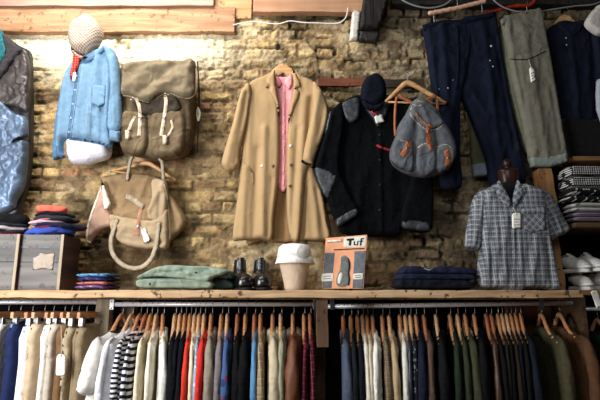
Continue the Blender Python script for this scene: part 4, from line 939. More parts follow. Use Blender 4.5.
t = thing('folded_trousers', 'folded sage green trousers with a rumpled waist on top of the green pile', 'trousers', (W(182, 280, -.3).x, -.3, ZT+.06), 'folded green trousers on the shelf')
puff('folded_leg', M_sage, [(139.5, 279), (150, 272), (162, 267), (175, 265), (190, 266), (205, 266), (222, 268), (231, 272), (226, 276), (215, 279.5), (210, 284), (190, 281), (165, 278), (150, 279)], -.30, .12, .014, back=1, parent=t, nz=(.010, 18, 50), smooth=2, cell=1.4,
     ridges=[(150, 276, 195, 271, 1, -.010), (165, 270, 205, 276, 1, .010), (175, 267, 215, 272, 1, -.010)])
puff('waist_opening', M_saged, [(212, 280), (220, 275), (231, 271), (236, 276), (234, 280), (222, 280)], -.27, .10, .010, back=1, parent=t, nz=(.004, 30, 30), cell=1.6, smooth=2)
for x, y in ((196, 272.5), (150, 284)): disc('button', M_ink, x, y, -.43, .007, t, .004)
M_navyf = mat('navy_folded_denim', (30, 34, 56), rough=.92, var=.3, scale=24)
for i, (lab, pts, mm) in enumerate((('folded black jeans at the bottom of the dark pile left of the checked shirt', [(394, 283), (398, 279), (430, 279), (462, 280), (468, 284), (468, 289.3), (396, 289.3)], mat('black_denim', (20, 22, 30), var=.3)),
        ('folded navy jeans in the middle of the dark pile left of the checked shirt', [(396, 276), (402, 273), (430, 273.5), (462, 273.5), (470, 277), (469, 281), (430, 281), (398, 281)], M_navyf),
        ('folded dark blue jeans with frayed edge on top of the dark pile', [(398, 272), (402, 267), (416, 266), (428, 269), (440, 266), (452, 267), (466, 269), (473, 273), (470, 275.5), (430, 275), (400, 275)], M_navyf))):
    t = thing('folded_jeans', lab, 'trousers', (W(432, 285, -.3).x, -.3, ZT+i*.035), 'folded dark jeans on the shelf')
    puff('folded_leg', mm, pts, -.30, .11, .012, back=1, parent=t, nz=(.007, 20, 50), smooth=2, cell=1.5)
    if i == 2: strap('frayed_edge', M_seam, [(424, 268), (429, 270), (433, 268)], .9, -.42, t, thick=.003)

# boots
M_boot = mat('black_polished_leather', (14, 14, 16), rough=.30, var=.3, spec=.6, bump=.2, bscale=40, coat=.3)
M_sole = mat('black_rubber', (14, 14, 14), rough=.7)
def boot(label, cx, cy, yaw):
    t = thing('ankle_boot', label, 'boot', (cx, cy, ZT), 'black boots on the shelf', yaw)
    def L(v): return Vector(v)
    up = tube('upper', M_boot, [L((0, .05, .182)), L((0, .048, .13)), L((0, .036, .085)), L((0, -.01, .058)), L((0, -.07, .046)), L((0, -.125, .036))], [.034, .038, .046, .054, .056, .040], t, seg=20, local=True, noise=.02, up=(1, 0, 0))
    for v in up.data.vertices:
        if v.co.z < .012: v.co.z = .012
    sp = [(-.04, .09), (-.048, .03), (-.057, -.06), (-.052, -.12), (-.024, -.172), (.024, -.172), (.052, -.12), (.057, -.06), (.048, .03), (.04, .09)]
    puff('sole', M_sole, sp, basis=(Vector((0, 0, .014)), Vector((1, 0, 0)), Vector((0, 1, 0)), Vector((0, 0, -1))), thick=.014, rnd=.003, back=.2, parent=t, nz=None, cell=.012, smooth=2)
    tg = tube('tongue', M_boot, [L((0, .008, .192)), L((0, .004, .15)), L((0, -.006, .11)), L((0, -.03, .088))], [.018, .022, .02, .012], t, seg=12, local=True, flat=.4, up=(0, 1, 0.2))
    for i in range(5):
        z = .165-.020*i; y = .012-.004*i-(.008*i if i > 2 else 0)
        tube('lace', M_sole, [L((-.02, y+.004, z)), L((0, y-.016, z-.003)), L((.02, y+.004, z))], .0028, t, seg=6, local=True)
    tube('toe_cap_seam', M_sole, [L((-.040, -.085, .03)), L((-.025, -.09, .068)), L((0, -.092, .083)), L((.025, -.09, .068)), L((.040, -.085, .03))], .0016, t, seg=6, local=True)
    tube('pull_tab', M_boot, [L((0, .085, .165)), L((0, .09, .19)), L((0, .088, .20))], .008, t, seg=8, local=True, flat=.5)
    return t
boot('black polished lace-up boot, the one nearer the green trousers', xs_at(240, -.3), -.24, .32)
boot('black polished lace-up boot, the one nearer the white hat', xs_at(260, -.3), -.24, .22)

# hat block and white hat
hx = xs_at(294.5, -.3)
s = 2.9/500
t = tag(lathe('hat_block', mat('bare_linen_form', (206, 184, 160), rough=.8, var=.08, scale=20), [(9.6*s, 0), (10*s, 3*s), (11.2*s, 10*s), (13.6*s, 20*s), (15.8*s, 28*s), (16*s, 34*s), (15*s, 39*s), (11*s, 42*s), (0.0005, 43.5*s)], (hx, -.3, ZT), wob=.01, sy=1), 'beige tapered head form standing on the shelf under the white hat', 'head form')
t = thing('white_hat', 'white cotton bucket hat with a drooping brim on the beige head form', 'hat', (hx, -.3, ZT+.16))
M_whc = mat('white_cotton', (238, 234, 226), rough=.9, var=.04, scale=20)
lathe('crown', M_whc, [(17.6*s, 32*s), (16.6*s, 38*s), (15.4*s, 42.5*s), (12.5*s, 45.2*s), (7*s, 46.2*s), (0.0005, 46.6*s)], (hx, -.3, ZT), t, wob=.015, seed=4)
lathe('brim', M_whc, [(17.4*s, 33*s), (18.2*s, 30*s), (19.8*s, 26.6*s), (19.4*s, 26.2*s), (17.4*s, 31*s)], (hx, -.3, ZT), t, wob=.03, seed=2)

# showcard
t = thing('boot_showcard', 'orange showcard reading Tuf with a drawn grey work boot, standing on the shelf', 'poster', W(345, 289, -.26))
def card(px): return px
TL = dict(tilt=(345, 288, 0, -0.0006))
def cardp(name, m, pts, dy, **kw): return puff(name, m, pts, -.26-dy, .0012, .001, parent=t, smooth=kw.pop('smooth', 1), nz=None, cell=kw.pop('cell', 2), flat=True, **TL, **kw)
M_org = mat('orange_card', (250, 178, 134), rough=.6, var=.05, bump=0)
M_slate = mat('slate_print', (112, 116, 124), rough=.6, var=.25, scale=50, bump=0)
cardp('card_back', M_org, [(326, 237.5), (368, 234), (363.5, 288.6), (322, 288.6)], 0)
cardp('slate_panel', M_slate, [(325, 252.5), (335, 252.3), (331.5, 288), (322.6, 288)], .0016)
cardp('slate_panel', M_slate, [(355, 251), (366.4, 250.5), (363, 288), (352.5, 288)], .0016)
cardp('white_box', M_paper, [(344.5, 237), (366.8, 235.3), (366, 246.2), (343.7, 247)], .0016)
for pts in ([(327.5, 241), (334, 240.5), (342.5, 240)], ): strap('small_white_line', M_paper, pts, 2.4, -.263, t, thick=.001, n=1, cell=1.2, **TL)
strap('small_brown_line', mat('brown_ink', (120, 66, 40)), [(334, 249.5), (350, 248.6), (365, 248)], 1, -.263, t, thick=.001, n=1, cell=1.2, **TL)
M_blk = mat('print_black', (26, 26, 28), rough=.5, var=.05, bump=0)
letters = thing  # lettering below
def stroke(pts, wd, dy=.0035, m=None): return strap('lettering', m or M_blk, pts, wd, -.26-dy, t, thick=.001, n=1, cell=1, **TL)
stroke([(347.2, 239.2), (354.5, 238.6)], 2.2); stroke([(351, 239), (350.2, 245)], 2.4)
stroke([(355, 240.8), (354.7, 244.2), (358, 244.4), (358.6, 240.4)], 1.5); 
stroke([(364.4, 238), (362, 238.2), (361, 245)], 1.7); stroke([(359.8, 240.8), (363.8, 240.5)], 1.2)
cardp('white_box', M_paper, [(321.8, 273.5), (333.5, 273), (333, 281), (321.4, 281.5)], .0034)
cardp('white_box', M_paper, [(353.5, 273.5), (363.2, 273), (362.6, 279), (353, 279.5)], .0034)
for y in (276, 278.5): stroke([(323.5, y+.3), (331, y)], .5, .005, M_ink)
for y in (275, 277): stroke([(354.8, y+.3), (361.5, y)], .6, .005, M_ink)
M_bg = mat('printed_boot_grey', (112, 120, 118), rough=.6, var=.35, scale=60, bump=0)

cardp('printed_boot', M_bg, [(341.5, 257), (345.5, 255), (349, 259), (349.8, 266), (348.5, 272), (349.5, 279), (348, 285), (342, 287), (336.8, 285), (336.6, 278), (339.8, 270), (341, 263)], .003, smooth=2)
cardp('printed_sole', M_blk, [(348, 257), (350.3, 262), (350.4, 268), (349.3, 273), (350.3, 279), (348.8, 285.5), (347.6, 284), (348.6, 278.5), (347.8, 272), (348.9, 266)], .0045, smooth=2, cell=1.2)
cardp('boot_highlight', M_paper, [(338, 277), (341, 272), (342.5, 275), (340, 283), (337.8, 283)], .0045, smooth=2, cell=1.2)
box('easel_strut', mat('grey_board', (130, 120, 108)), (W(343, 280, -.2).x-.02, -.262+.012, ZT), (W(343, 280, -.2).x+.02, -.20, ZT+.004), t, bev=.001)

# ------------------------------------------------------------------ 20. mannequin bust with checked shirt
M_mwood = wood('polished_dark_wood', (36, 18, 14), (62, 34, 26), 'z', rough=.3, grain=20, bump=.05)
mx_ = xs_at(512, -.28); nb_ = W(509, 183, -.28)
t = thing('dress_form', 'tailor dress form with a polished dark wooden neck cap inside the checked shirt', 'mannequin', (nb_.x, -.28, ZT))
lathe('neck_cap', M_mwood, [(.045, -.02), (.055, 0), (.058, .03), (.062, .065), (.058, .08), (.02, .085), (.018, .095), (.026, .105), (.03, .12), (.024, .138), (.012, .15), (0.0005, .153)], nb_, t, sy=.9)
puff('torso', mat('black_jersey', (22, 22, 25), var=.15), [(500, 184), (509, 182), (518, 184), (530, 190), (545, 198), (550, 215), (548, 250), (551, 288.6), (482, 288.6), (481, 250), (476, 215), (482, 197), (492, 189)], -.28, .10, .09, back=.8, parent=t, nz=None, smooth=2)
M_chk = pattern('blue_grey_check', 'check', [(146, 149, 155), (110, 115, 126), (44, 50, 66), (208, 208, 206)], 34)
t = thing('checked_shirt', 'short-sleeved blue and grey checked shirt on the dress form at the right of the shelf', 'shirt', W(515, 290, -.3))
puff('sleeve', M_chk, [(485, 190), (477, 193), (472, 201), (468.5, 217), (465.5, 234), (464.8, 246), (470, 249.5), (478, 250.5), (481, 238), (484, 220), (487, 202)], -.335, .05, .035, parent=t, nz=(.007, 18, 10), uvrot=.12, ridges=[(480, 200, 471, 246, 2, .012)])
puff('sleeve', M_chk, [(537, 189), (546, 193), (553, 200), (559, 213), (567.5, 231), (558, 236.5), (548, 240.5), (541, 225), (537, 205)], -.335, .05, .035, parent=t, nz=(.007, 18, 10), uvrot=-.35, ridges=[(545, 200, 556, 234, 2, .012)])
puff('body', M_chk, [(496, 184), (490, 187), (482, 191), (479, 205), (479, 225), (478.5, 250), (477, 270), (478.5, 288), (495, 290), (516, 294), (522, 290), (540, 289.5), (556, 291), (554, 270), (549, 245), (546, 225), (543, 205), (541, 191), (530, 187), (521, 184), (516, 196), (511, 205), (504, 194)], -.35, .075, .06, parent=t, back=.2, cell=1.9,
     nz=(.009, 12, 6), ridges=[(485, 205, 488, 285, 3, -.012), (540, 240, 546, 286, 3, -.014), (530, 235, 525, 288, 3.5, .012), (500, 220, 498, 288, 3, .012), (492, 230, 490, 286, 2, .010), (513, 205, 514, 290, 1.6, .006)])
puff('collar', M_chk, [(497, 183), (500, 180), (503, 186), (508, 194), (511.5, 204), (507, 208), (500, 200), (496, 191)], -.425, .014, .008, parent=t, uvrot=.6, nz=(.001, 20, 20))
puff('collar', M_chk, [(520, 183), (517, 180), (515.5, 186), (513, 195), (511.5, 204), (516, 207), (522, 197), (523.5, 190)], -.425, .014, .008, parent=t, uvrot=-.6, nz=(.001, 20, 20))
puff('breast_pocket', M_chk, [(522, 211), (545, 209.5), (546, 230), (534, 233), (523, 231)], -.435, .006, .004, parent=t, uvrot=.785, smooth=1, nz=(.001, 30, 30))
puff('pocket_flap', M_chk, [(521.5, 208), (545.5, 206.5), (546, 214), (522, 215)], -.440, .006, .004, parent=t, uvrot=0, smooth=1, nz=None)
for y in (209, 234, 252, 270): disc('button', M_pearl, 513.5, y, -.438, .006, t, .003)
strap('placket', M_chk, [(513.5, 206), (513.5, 240), (514.5, 291)], 4, -.424, t, thick=.006)
price_tag([(512, 213), (521.5, 212.5), (521.5, 228.5), (512, 229)], -.447, 'cream tag with lettering on the front of the checked shirt', [(513, 207, -.44)], lines=4, host=t)

# ------------------------------------------------------------------ right shelving bay
M_rpost = wood('rough_honey_post', (112, 76, 46), (170, 124, 80), 'z', grain=16, spots=.8)
xa = X_at(560, -.30); xb = X_at(572, -.30)
pt = tag(box('timber_post', M_rpost, (xa-.015, -.24, ZT), (xb, -.15, W(555, 168, -.24).z), bev=.004, rough=.008, seed=4), 'rough honey-coloured timber post behind the right sleeve of the checked shirt', 'post')
YB = -.40
bay = thing('shelf_unit', 'dark wooden shelf bay at the right edge holding sweaters and shoes', 'shelving', (X_at(620, YB), -.2, 1.6))
zb0 = W(585, 290, YB).z; zb1 = W(585, 222.5, YB).z; zb2 = W(585, 156, YB).z
M_shd = wood('dark_shelf_wood', (60, 44, 32), (92, 68, 48), 'x', grain=20)
M_shl = wood('brown_shelf_wood', (112, 80, 50), (150, 112, 74), 'x', grain=20)
xl = xb+.01; xrr = X_at(680, YB)
zb2 = W(585, 156, -.2).z
for zz, mm in ((zb0, M_shl), (zb1, M_shd), (zb2, M_shl)):
    box('shelf_board', mm, (xl if zz != zb2 else X_at(574, -.2)+.09, YB if zz != zb2 else -.2, zz-.028), (xrr, -.04, zz), bay, bev=.003, rough=.001)
box('back_board', M_backb, (xl, -.04, 1.0), (xrr, -.025, zb2-.03), bay, bev=0)
box('side_board', M_backb, (xrr, YB, 1.0), (xrr+.02, -.025, zb2-.03), bay, bev=0)
box('side_board', M_shd, (xl, YB+.02, zb0-.5), (xl+.02, -.04, zb0-.03), bay, bev=0)
def sweater(label, y0, y1, x0, x1, m, mend=None):
    zz = W(590, y1, YB+.02).z
    t = thing('folded_sweater', label, 'sweater', (X_at(600, YB), YB+.12, zz), 'folded knitwear on the right shelf')
    h = y1-y0
    for i in range(2):
        a = y0+h*i/2; b = y0+h*(i+1)/2
        puff('folded_layer', m, [(x0+2, a+.3), (x0+14, a), (x0+30, a+.4), (x1, a+.2), (x1+2, (a+b)/2), (x1, b), (x0+20, b), (x0+2, b), (x0, (a+b)/2)], YB+.10, .085, .012, back=1, parent=t, nz=(.004, 14, 30), cell=1.5, smooth=2)
sweater('grey-purple sweater at the bottom of the knitwear pile', 213.5, 222.3, 568, 618, pattern('purple_knit', 'stripes', [(112, 92, 112), (150, 136, 144)], 120))
sweater('rolled white and grey sweater third down in the knitwear pile', 204, 213.5, 567, 616, pattern('white_grey_knit', 'floral', [(186, 184, 180), (110, 110, 112)], 24))
sweater('black sweater with white snowflake pattern, second in the knitwear pile', 190, 204, 562.5, 618, pattern('snowflake_knit', 'floral', [(24, 24, 28), (196, 194, 190)], 52))
sweater('black sweater with small white dots on top of the knitwear pile', 168, 190, 563, 618, pattern('dotted_knit', 'dots', [(22, 22, 25), (206, 204, 200)], 78))
M_shoe = mat('white_shoe_canvas', (214, 210, 204), rough=.8, var=.05); M_rub = mat('white_rubber', (226, 224, 218), rough=.55, var=.03)
M_in = mat('shoe_inside', (120, 112, 104))
def shoe(label, px, z, Y, yaw):
    x = X_at(px, Y)
    t = thing('plimsoll', label, 'shoe', (x, Y, z), 'white plimsolls on the right shelf', yaw)
    sp = [(-.03, .11), (-.036, .04), (-.042, -.06), (-.034, -.12), (0, -.145), (.034, -.12), (.042, -.06), (.036, .04), (.03, .11), (0, .125)]
    puff('sole', M_rub, sp, basis=(Vector((0, 0, .0)), Vector((1, 0, 0)), Vector((0, 1, 0)), Vector((0, 0, 1))), thick=.024, rnd=.004, back=0, parent=t, nz=None, cell=.012, smooth=2)
    u = tube('upper', M_shoe, [(0, .085, .07), (0, .03, .062), (0, -.03, .048), (0, -.09, .034), (0, -.125, .028)], [.030, .037, .041, .039, .024], t, seg=18, local=True, up=(1, 0, 0))
    for v in u.data.vertices: v.co.z = max(v.co.z, .016)
    tube('tongue', M_shoe, [(0, .03, .115), (0, .0, .098), (0, -.04, .080)], [.014, .018, .014], t, seg=10, local=True, flat=.35, up=(0, .3, 1))
    tube('opening', M_in, [(0, .10, .088), (0, .06, .095), (0, .03, .096)], [.014, .02, .016], t, seg=12, local=True, flat=.9)
    for i in range(4):
        y = .0-.018*i; z_ = .100-.009*i
        tube('lace', M_rub, [(-.02, y, z_-.012), (0, y-.004, z_+.001), (.02, y, z_-.012)], .003, t, seg=6, local=True)
    tube('toe_bumper', M_rub, [(-.034, -.10, .028), (-.022, -.132, .030), (0, -.147, .031), (.022, -.132, .030), (.034, -.10, .028)], .008, t, seg=8, local=True)
    return t
zs = zb0+.001
shoe('white plimsoll on the shelf, lower one nearest the honey post', 581, zs, -.24, -.15)
shoe('white plimsoll stacked on the lower shoe nearest the honey post', 576, zs+.10, -.23, .10)
shoe('white plimsoll on the shelf by the right frame', 602, zs, -.24, .2)
shoe('white plimsoll stacked highest by the right frame', 593, zs+.105, -.24, -.1)
shoe('white plimsoll mostly cut by the right frame', 616, zs+.10, -.24, -.3)
tube('chrome_rail', M_chrome, [(xl+.02, YR, W(585, 309, YR).z), (xrr, YR, W(600, 309, YR).z)], .011, bay, n=1)
def hang_white(pts, lab):
    price_tag(pts, -.46, lab, lines=0)
hang_white([(590, 290.5), (598, 290.5), (603, 306), (596.5, 308.5)], 'large white tag hanging below the shoes at the right edge')

# ------------------------------------------------------------------ clothes on the rails
hang_proto = {}
def rail_hanger(x, z, yaw, label, tone, clip=False):
    key = (tone, clip)
    if key not in hang_proto:
        r = thing('clothes_hanger', label, 'hanger', (x, YR, z), 'wooden hangers on the rails', yaw)
        m = [wood('hanger_amber', (168, 112, 72), (206, 152, 108), 'y', rough=.4, grain=50, bump=.05), wood('hanger_pale', (190, 144, 104), (226, 184, 142), 'y', rough=.4, grain=50, bump=.05), wood('hanger_red', (150, 90, 64), (186, 122, 88), 'y', rough=.4, grain=50, bump=.05)][tone]
        tube('hook', M_steel, [(0, -.012, .0), (0, -.006, .016), (0, .006, .0175), (0, .0165, .006), (0, .014, -.008), (0, .003, -.020), (0, 0, -.032), (0, 0, -.056)], .002, r, seg=8, local=True, up=(1, 0, 0))
        if not clip:
            b = Matrix(((0, 0, 1), (0, 0, 0), (0, 0, 0)))
            pts = offset_poly(curve_pts([(-.215, -.200), (-.15, -.180), (-.08, -.140), (-.032, -.080), (0, -.054), (.032, -.080), (.08, -.140), (.15, -.180), (.215, -.200)], 3), .026)
            for s_ in (1,):
                puff('arms', m, pts, basis=(Vector((-.009, 0, -.006)), Vector((0, 1, 0)), Vector((0, 0, 1)), Vector((1, 0, 0))), thick=.014, rnd=.010, back=.6, parent=r, nz=None, cell=.012, smooth=1)
        else:
            box('bar', m, (-.010, -.165, -.085), (.010, .165, -.052), r, bev=.004, local=True)
            for yy in (-.13, .13):
                box('clip', M_steel, (-.014, yy-.012, -.13), (.014, yy+.012, -.078), r, bev=.003, local=True)
        hang_proto[key] = r; return r
    src = hang_proto[key]
    r = src.copy(); C.objects.link(r); r.location = (x, YR, z); r.rotation_euler = (0, 0, yaw); r['label'] = label
    for ch in list(src.children):
        c = ch.copy(); C.objects.link(c); c.parent = r
    return r
BAS = lambda dx=0: (Vector((dx, 0, 0)), Vector((0, 1, 0)), Vector((0, 0, 1)), Vector((1, 0, 0)))
def garment(px, label, name, cat, m, w=.022, kind='shirt', yaw=0, tone=0, m2=None, short=None, z=ZR, lean=0, length=.80, hang=True):
    w *= .86 if kind != 'trousers' else .95
    x = X_at(px, YR)
    short = short or label
    if kind != 'trousers' and 170 < px < 530: yaw = yaw*.3 - math.degrees(math.atan(x/2.92))*.72
    yw = math.radians(yaw)
    if hang: rail_hanger(x, z, yw, 'wooden hanger holding the ' + short, tone, kind == 'trousers')
    t = thing(name, label, cat, (x, YR, z), 'clothes hanging on the rails', yw)
    if kind == 'trousers': t.location.z -= random.choice((0, .006, .014, .02))
    sd = int(px*13) % 997
    if kind == 'trousers':
        puff('leg', m, [(-.16, -.115), (.16, -.115), (.175, -.3), (.15, -.8), (-.15, -.82), (-.175, -.3)], basis=BAS(w*.5), thick=w*.75, rnd=w, back=.4, parent=t, nz=(.012, 8, 2.5), cell=.022, seed=sd, smooth=2)
        puff('leg', m, [(-.155, -.115), (.155, -.115), (.165, -.3), (.14, -.8), (-.14, -.82), (-.165, -.3)], basis=BAS(-w*.6), thick=w*.7, rnd=w, back=.5, parent=t, nz=(.012, 8, 2.5), cell=.022, seed=sd+3, smooth=2)
        puff('waistband', m2 or m, [(-.165, -.105), (.165, -.105), (.17, -.145), (-.17, -.145)], basis=BAS(0), thick=w*1.1, rnd=.008, back=1, parent=t, nz=None, cell=.02, smooth=1)
        return t
    sh = -.20
    out = [(-.072, -.138), (0, -.16), (.072, -.138), (.15, -.162), (.222, -.184), (.245, -.215), (.236, -.32), (.23, -length), (-.23, -length), (-.236, -.32), (-.245, -.215), (-.222, -.184), (-.15, -.162)]
    puff('body', m, out, basis=BAS(0), thick=w, rnd=w*1.6, back=1, parent=t, nz=(.010, 9, 3), cell=.024, seed=sd, smooth=2)
    if kind != 'tee' and kind != 'vest':
        rs = w*1.02
        for sgn, nm in ((-1, 'sleeve'), (1, 'sleeve')):
            off = lean or random.uniform(-.007, .007)
            tube(nm, m, [(0, sgn*.185, -.172), (off*.3, sgn*.232, -.205), (off, sgn*.254, -.29), (off*1.6, sgn*.266, -.42), (off*2.4, sgn*.258, -.60), (off*3, sgn*.25, -.76)], [rs*.45, rs*.72, rs*.9, rs*1.06, rs*.92, rs*.8], t, seg=14, noise=.10, local=True, up=(0, 1, 0), seed=sd % 17)
    elif kind == 'tee':
        for sgn in (-1, 1):
            q = 1 if sgn < 0 else .8
            puff('sleeve', m, [(sgn*.18, -.165), (sgn*.235*q, -.195), (sgn*.275*q, -.27), (sgn*.315*q, -.40), (sgn*.31*q, -.43), (sgn*.26*q, -.45), (sgn*.215, -.43), (sgn*.19, -.3)], basis=BAS(0), thick=w*1.1, rnd=w*1.2, back=1, parent=t, nz=(.006, 10, 5), cell=.02, seed=sd+sgn, smooth=2)
    # collar round the hanger neck
    cm = m2 or m
    big = {'coat': 1.5, 'jacket': 1.25, 'shirt': 1.0, 'tee': .6, 'vest': .6}[kind]
    if kind == 'tee' or kind == 'vest':
        tube('neckband', cm, [(0, -.10, -.148), (w*.7, -.05, -.150), (w*.8, .0, -.135), (w*.7, .05, -.13), (0, .09, -.133)], .007, t, seg=8, local=True)
        tube('neckband', cm, [(0, -.10, -.148), (-w*.7, -.05, -.150), (-w*.8, .0, -.135), (-w*.7, .05, -.13), (0, .09, -.133)], .007, t, seg=8, local=True)
    else:
        for s_ in (-1, 1):
            puff('collar', cm, [(-.095, -.160), (-.05, -.130), (.05, -.124), (.085, -.138), (.085, -.15-.02*big), (.0, -.165-.02*big), (-.085, -.175-.03*big)], basis=(Vector((s_*w*.55, 0, .0)), Vector((0, 1, 0)), Vector((0, 0, 1)), Vector((s_, 0, 0))), thick=w*.5*big, rnd=.014, back=.5, parent=t, nz=(.002, 20, 20), cell=.018, seed=sd, smooth=2)
    if kind == 'shirt':
        strap_b = BAS
        for i in range(4): lathe('button', M_pearl, [(0, .003), (.005, .002), (.005, 0)], (w+.004, -.05+.0*i, -.24-.1*i), t, seg=8, local=True, axis=Matrix.Rotation(math.pi/2, 3, 'Y'))
    return t
def fc(rgb, **kw): return mat('cloth_%d_%d_%d' % rgb, rgb, **kw)
# left rail: trousers and knitwear
ZL = ZR+.012
LT = [
    (-14, 'blue knitted jumper folded over a hanger at the left frame', 'jumper', 'jumper', fc((40, 84, 140)), .030, 'jacket', -6, 'blue jumper at the left frame', None),
    (10, 'cream trousers on a clip hanger nearest the left frame', 'trousers', 'trousers', fc((212, 198, 182)), .020, 'trousers', 4, 'cream trousers nearest the left frame', None),
    (22, 'pale grey-beige trousers with a faded denim waistband', 'trousers', 'trousers', fc((206, 200, 192)), .016, 'trousers', 2, 'grey-beige trousers with denim waistband', fc((130, 150, 172))),
    (34, 'royal navy blue trousers between the beige and the white pairs', 'trousers', 'trousers', fc((32, 42, 80)), .018, 'trousers', 3, 'royal navy trousers', fc((120, 140, 168))),
    (46, 'bright white cotton trousers beside the royal navy pair', 'trousers', 'trousers', fc((236, 234, 232)), .022, 'trousers', 4, 'bright white trousers beside the navy pair', None),
    (55, 'sand beige trousers behind the bright white pair', 'trousers', 'trousers', fc((196, 172, 142)), .017, 'trousers', 2, 'sand beige trousers', None),
    (66, 'white jeans with a paper tag at the waist', 'jeans', 'jeans', fc((230, 226, 218)), .015, 'trousers', 6, 'white jeans with a tag', None),
    (73, 'stone coloured trousers right of the tagged white jeans', 'trousers', 'trousers', fc((188, 176, 160)), .016, 'trousers', 3, 'stone trousers', None),
    (80, 'tobacco brown corduroy trousers on the left rail', 'trousers', 'trousers', fc((120, 90, 62)), .014, 'trousers', 2, 'tobacco brown trousers', None),
    (88, 'light khaki chinos second from the grey upright', 'chinos', 'trousers', fc((170, 152, 124)), .017, 'trousers', 0, 'light khaki chinos', None),
    (97, 'dark khaki chinos next to the grey upright', 'chinos', 'trousers', fc((142, 124, 98)), .020, 'trousers', 0, 'dark khaki chinos', None)]
for i, (px, lab, nm, cat, m, w_, kind, yaw, sh, m2) in enumerate(LT):
    garment(px, lab, nm, cat, m, w_, kind, (-14, -7, -12, -9, -7, -12, -9, -12, -8, -12, -10)[i], i % 2 if kind == 'trousers' else 0, m2, sh, z=ZL)
price_tag([(56.5, 354), (66, 354), (65, 376), (55.5, 376)], -.50, 'white tag hanging from the waist of the white jeans on the left rail', [(61, 326, -.46), (61.5, 340, -.49)], lines=0)
M_bret = pattern('navy_white_stripes', 'stripes', [(240, 238, 234), (24, 28, 52)], 42)
M_blueflor = pattern('blue_floral_print', 'floral', [(70, 96, 140), (130, 60, 84), (48, 70, 112)], 26)
M_ltflor = pattern('pale_blue_floral', 'floral', [(150, 178, 196), (220, 220, 220)], 40)
M_redflor = pattern('red_flower_print', 'floral', [(196, 44, 40), (216, 206, 190), (200, 44, 40)], 20)
M_plaid = pattern('maroon_plaid', 'plaid', [(104, 28, 42), (58, 26, 44), (140, 62, 76)], 26)
M_tan_stripe = pattern('tan_stripe', 'plaid', [(168, 142, 108), (136, 116, 90), (190, 168, 136)], 24)
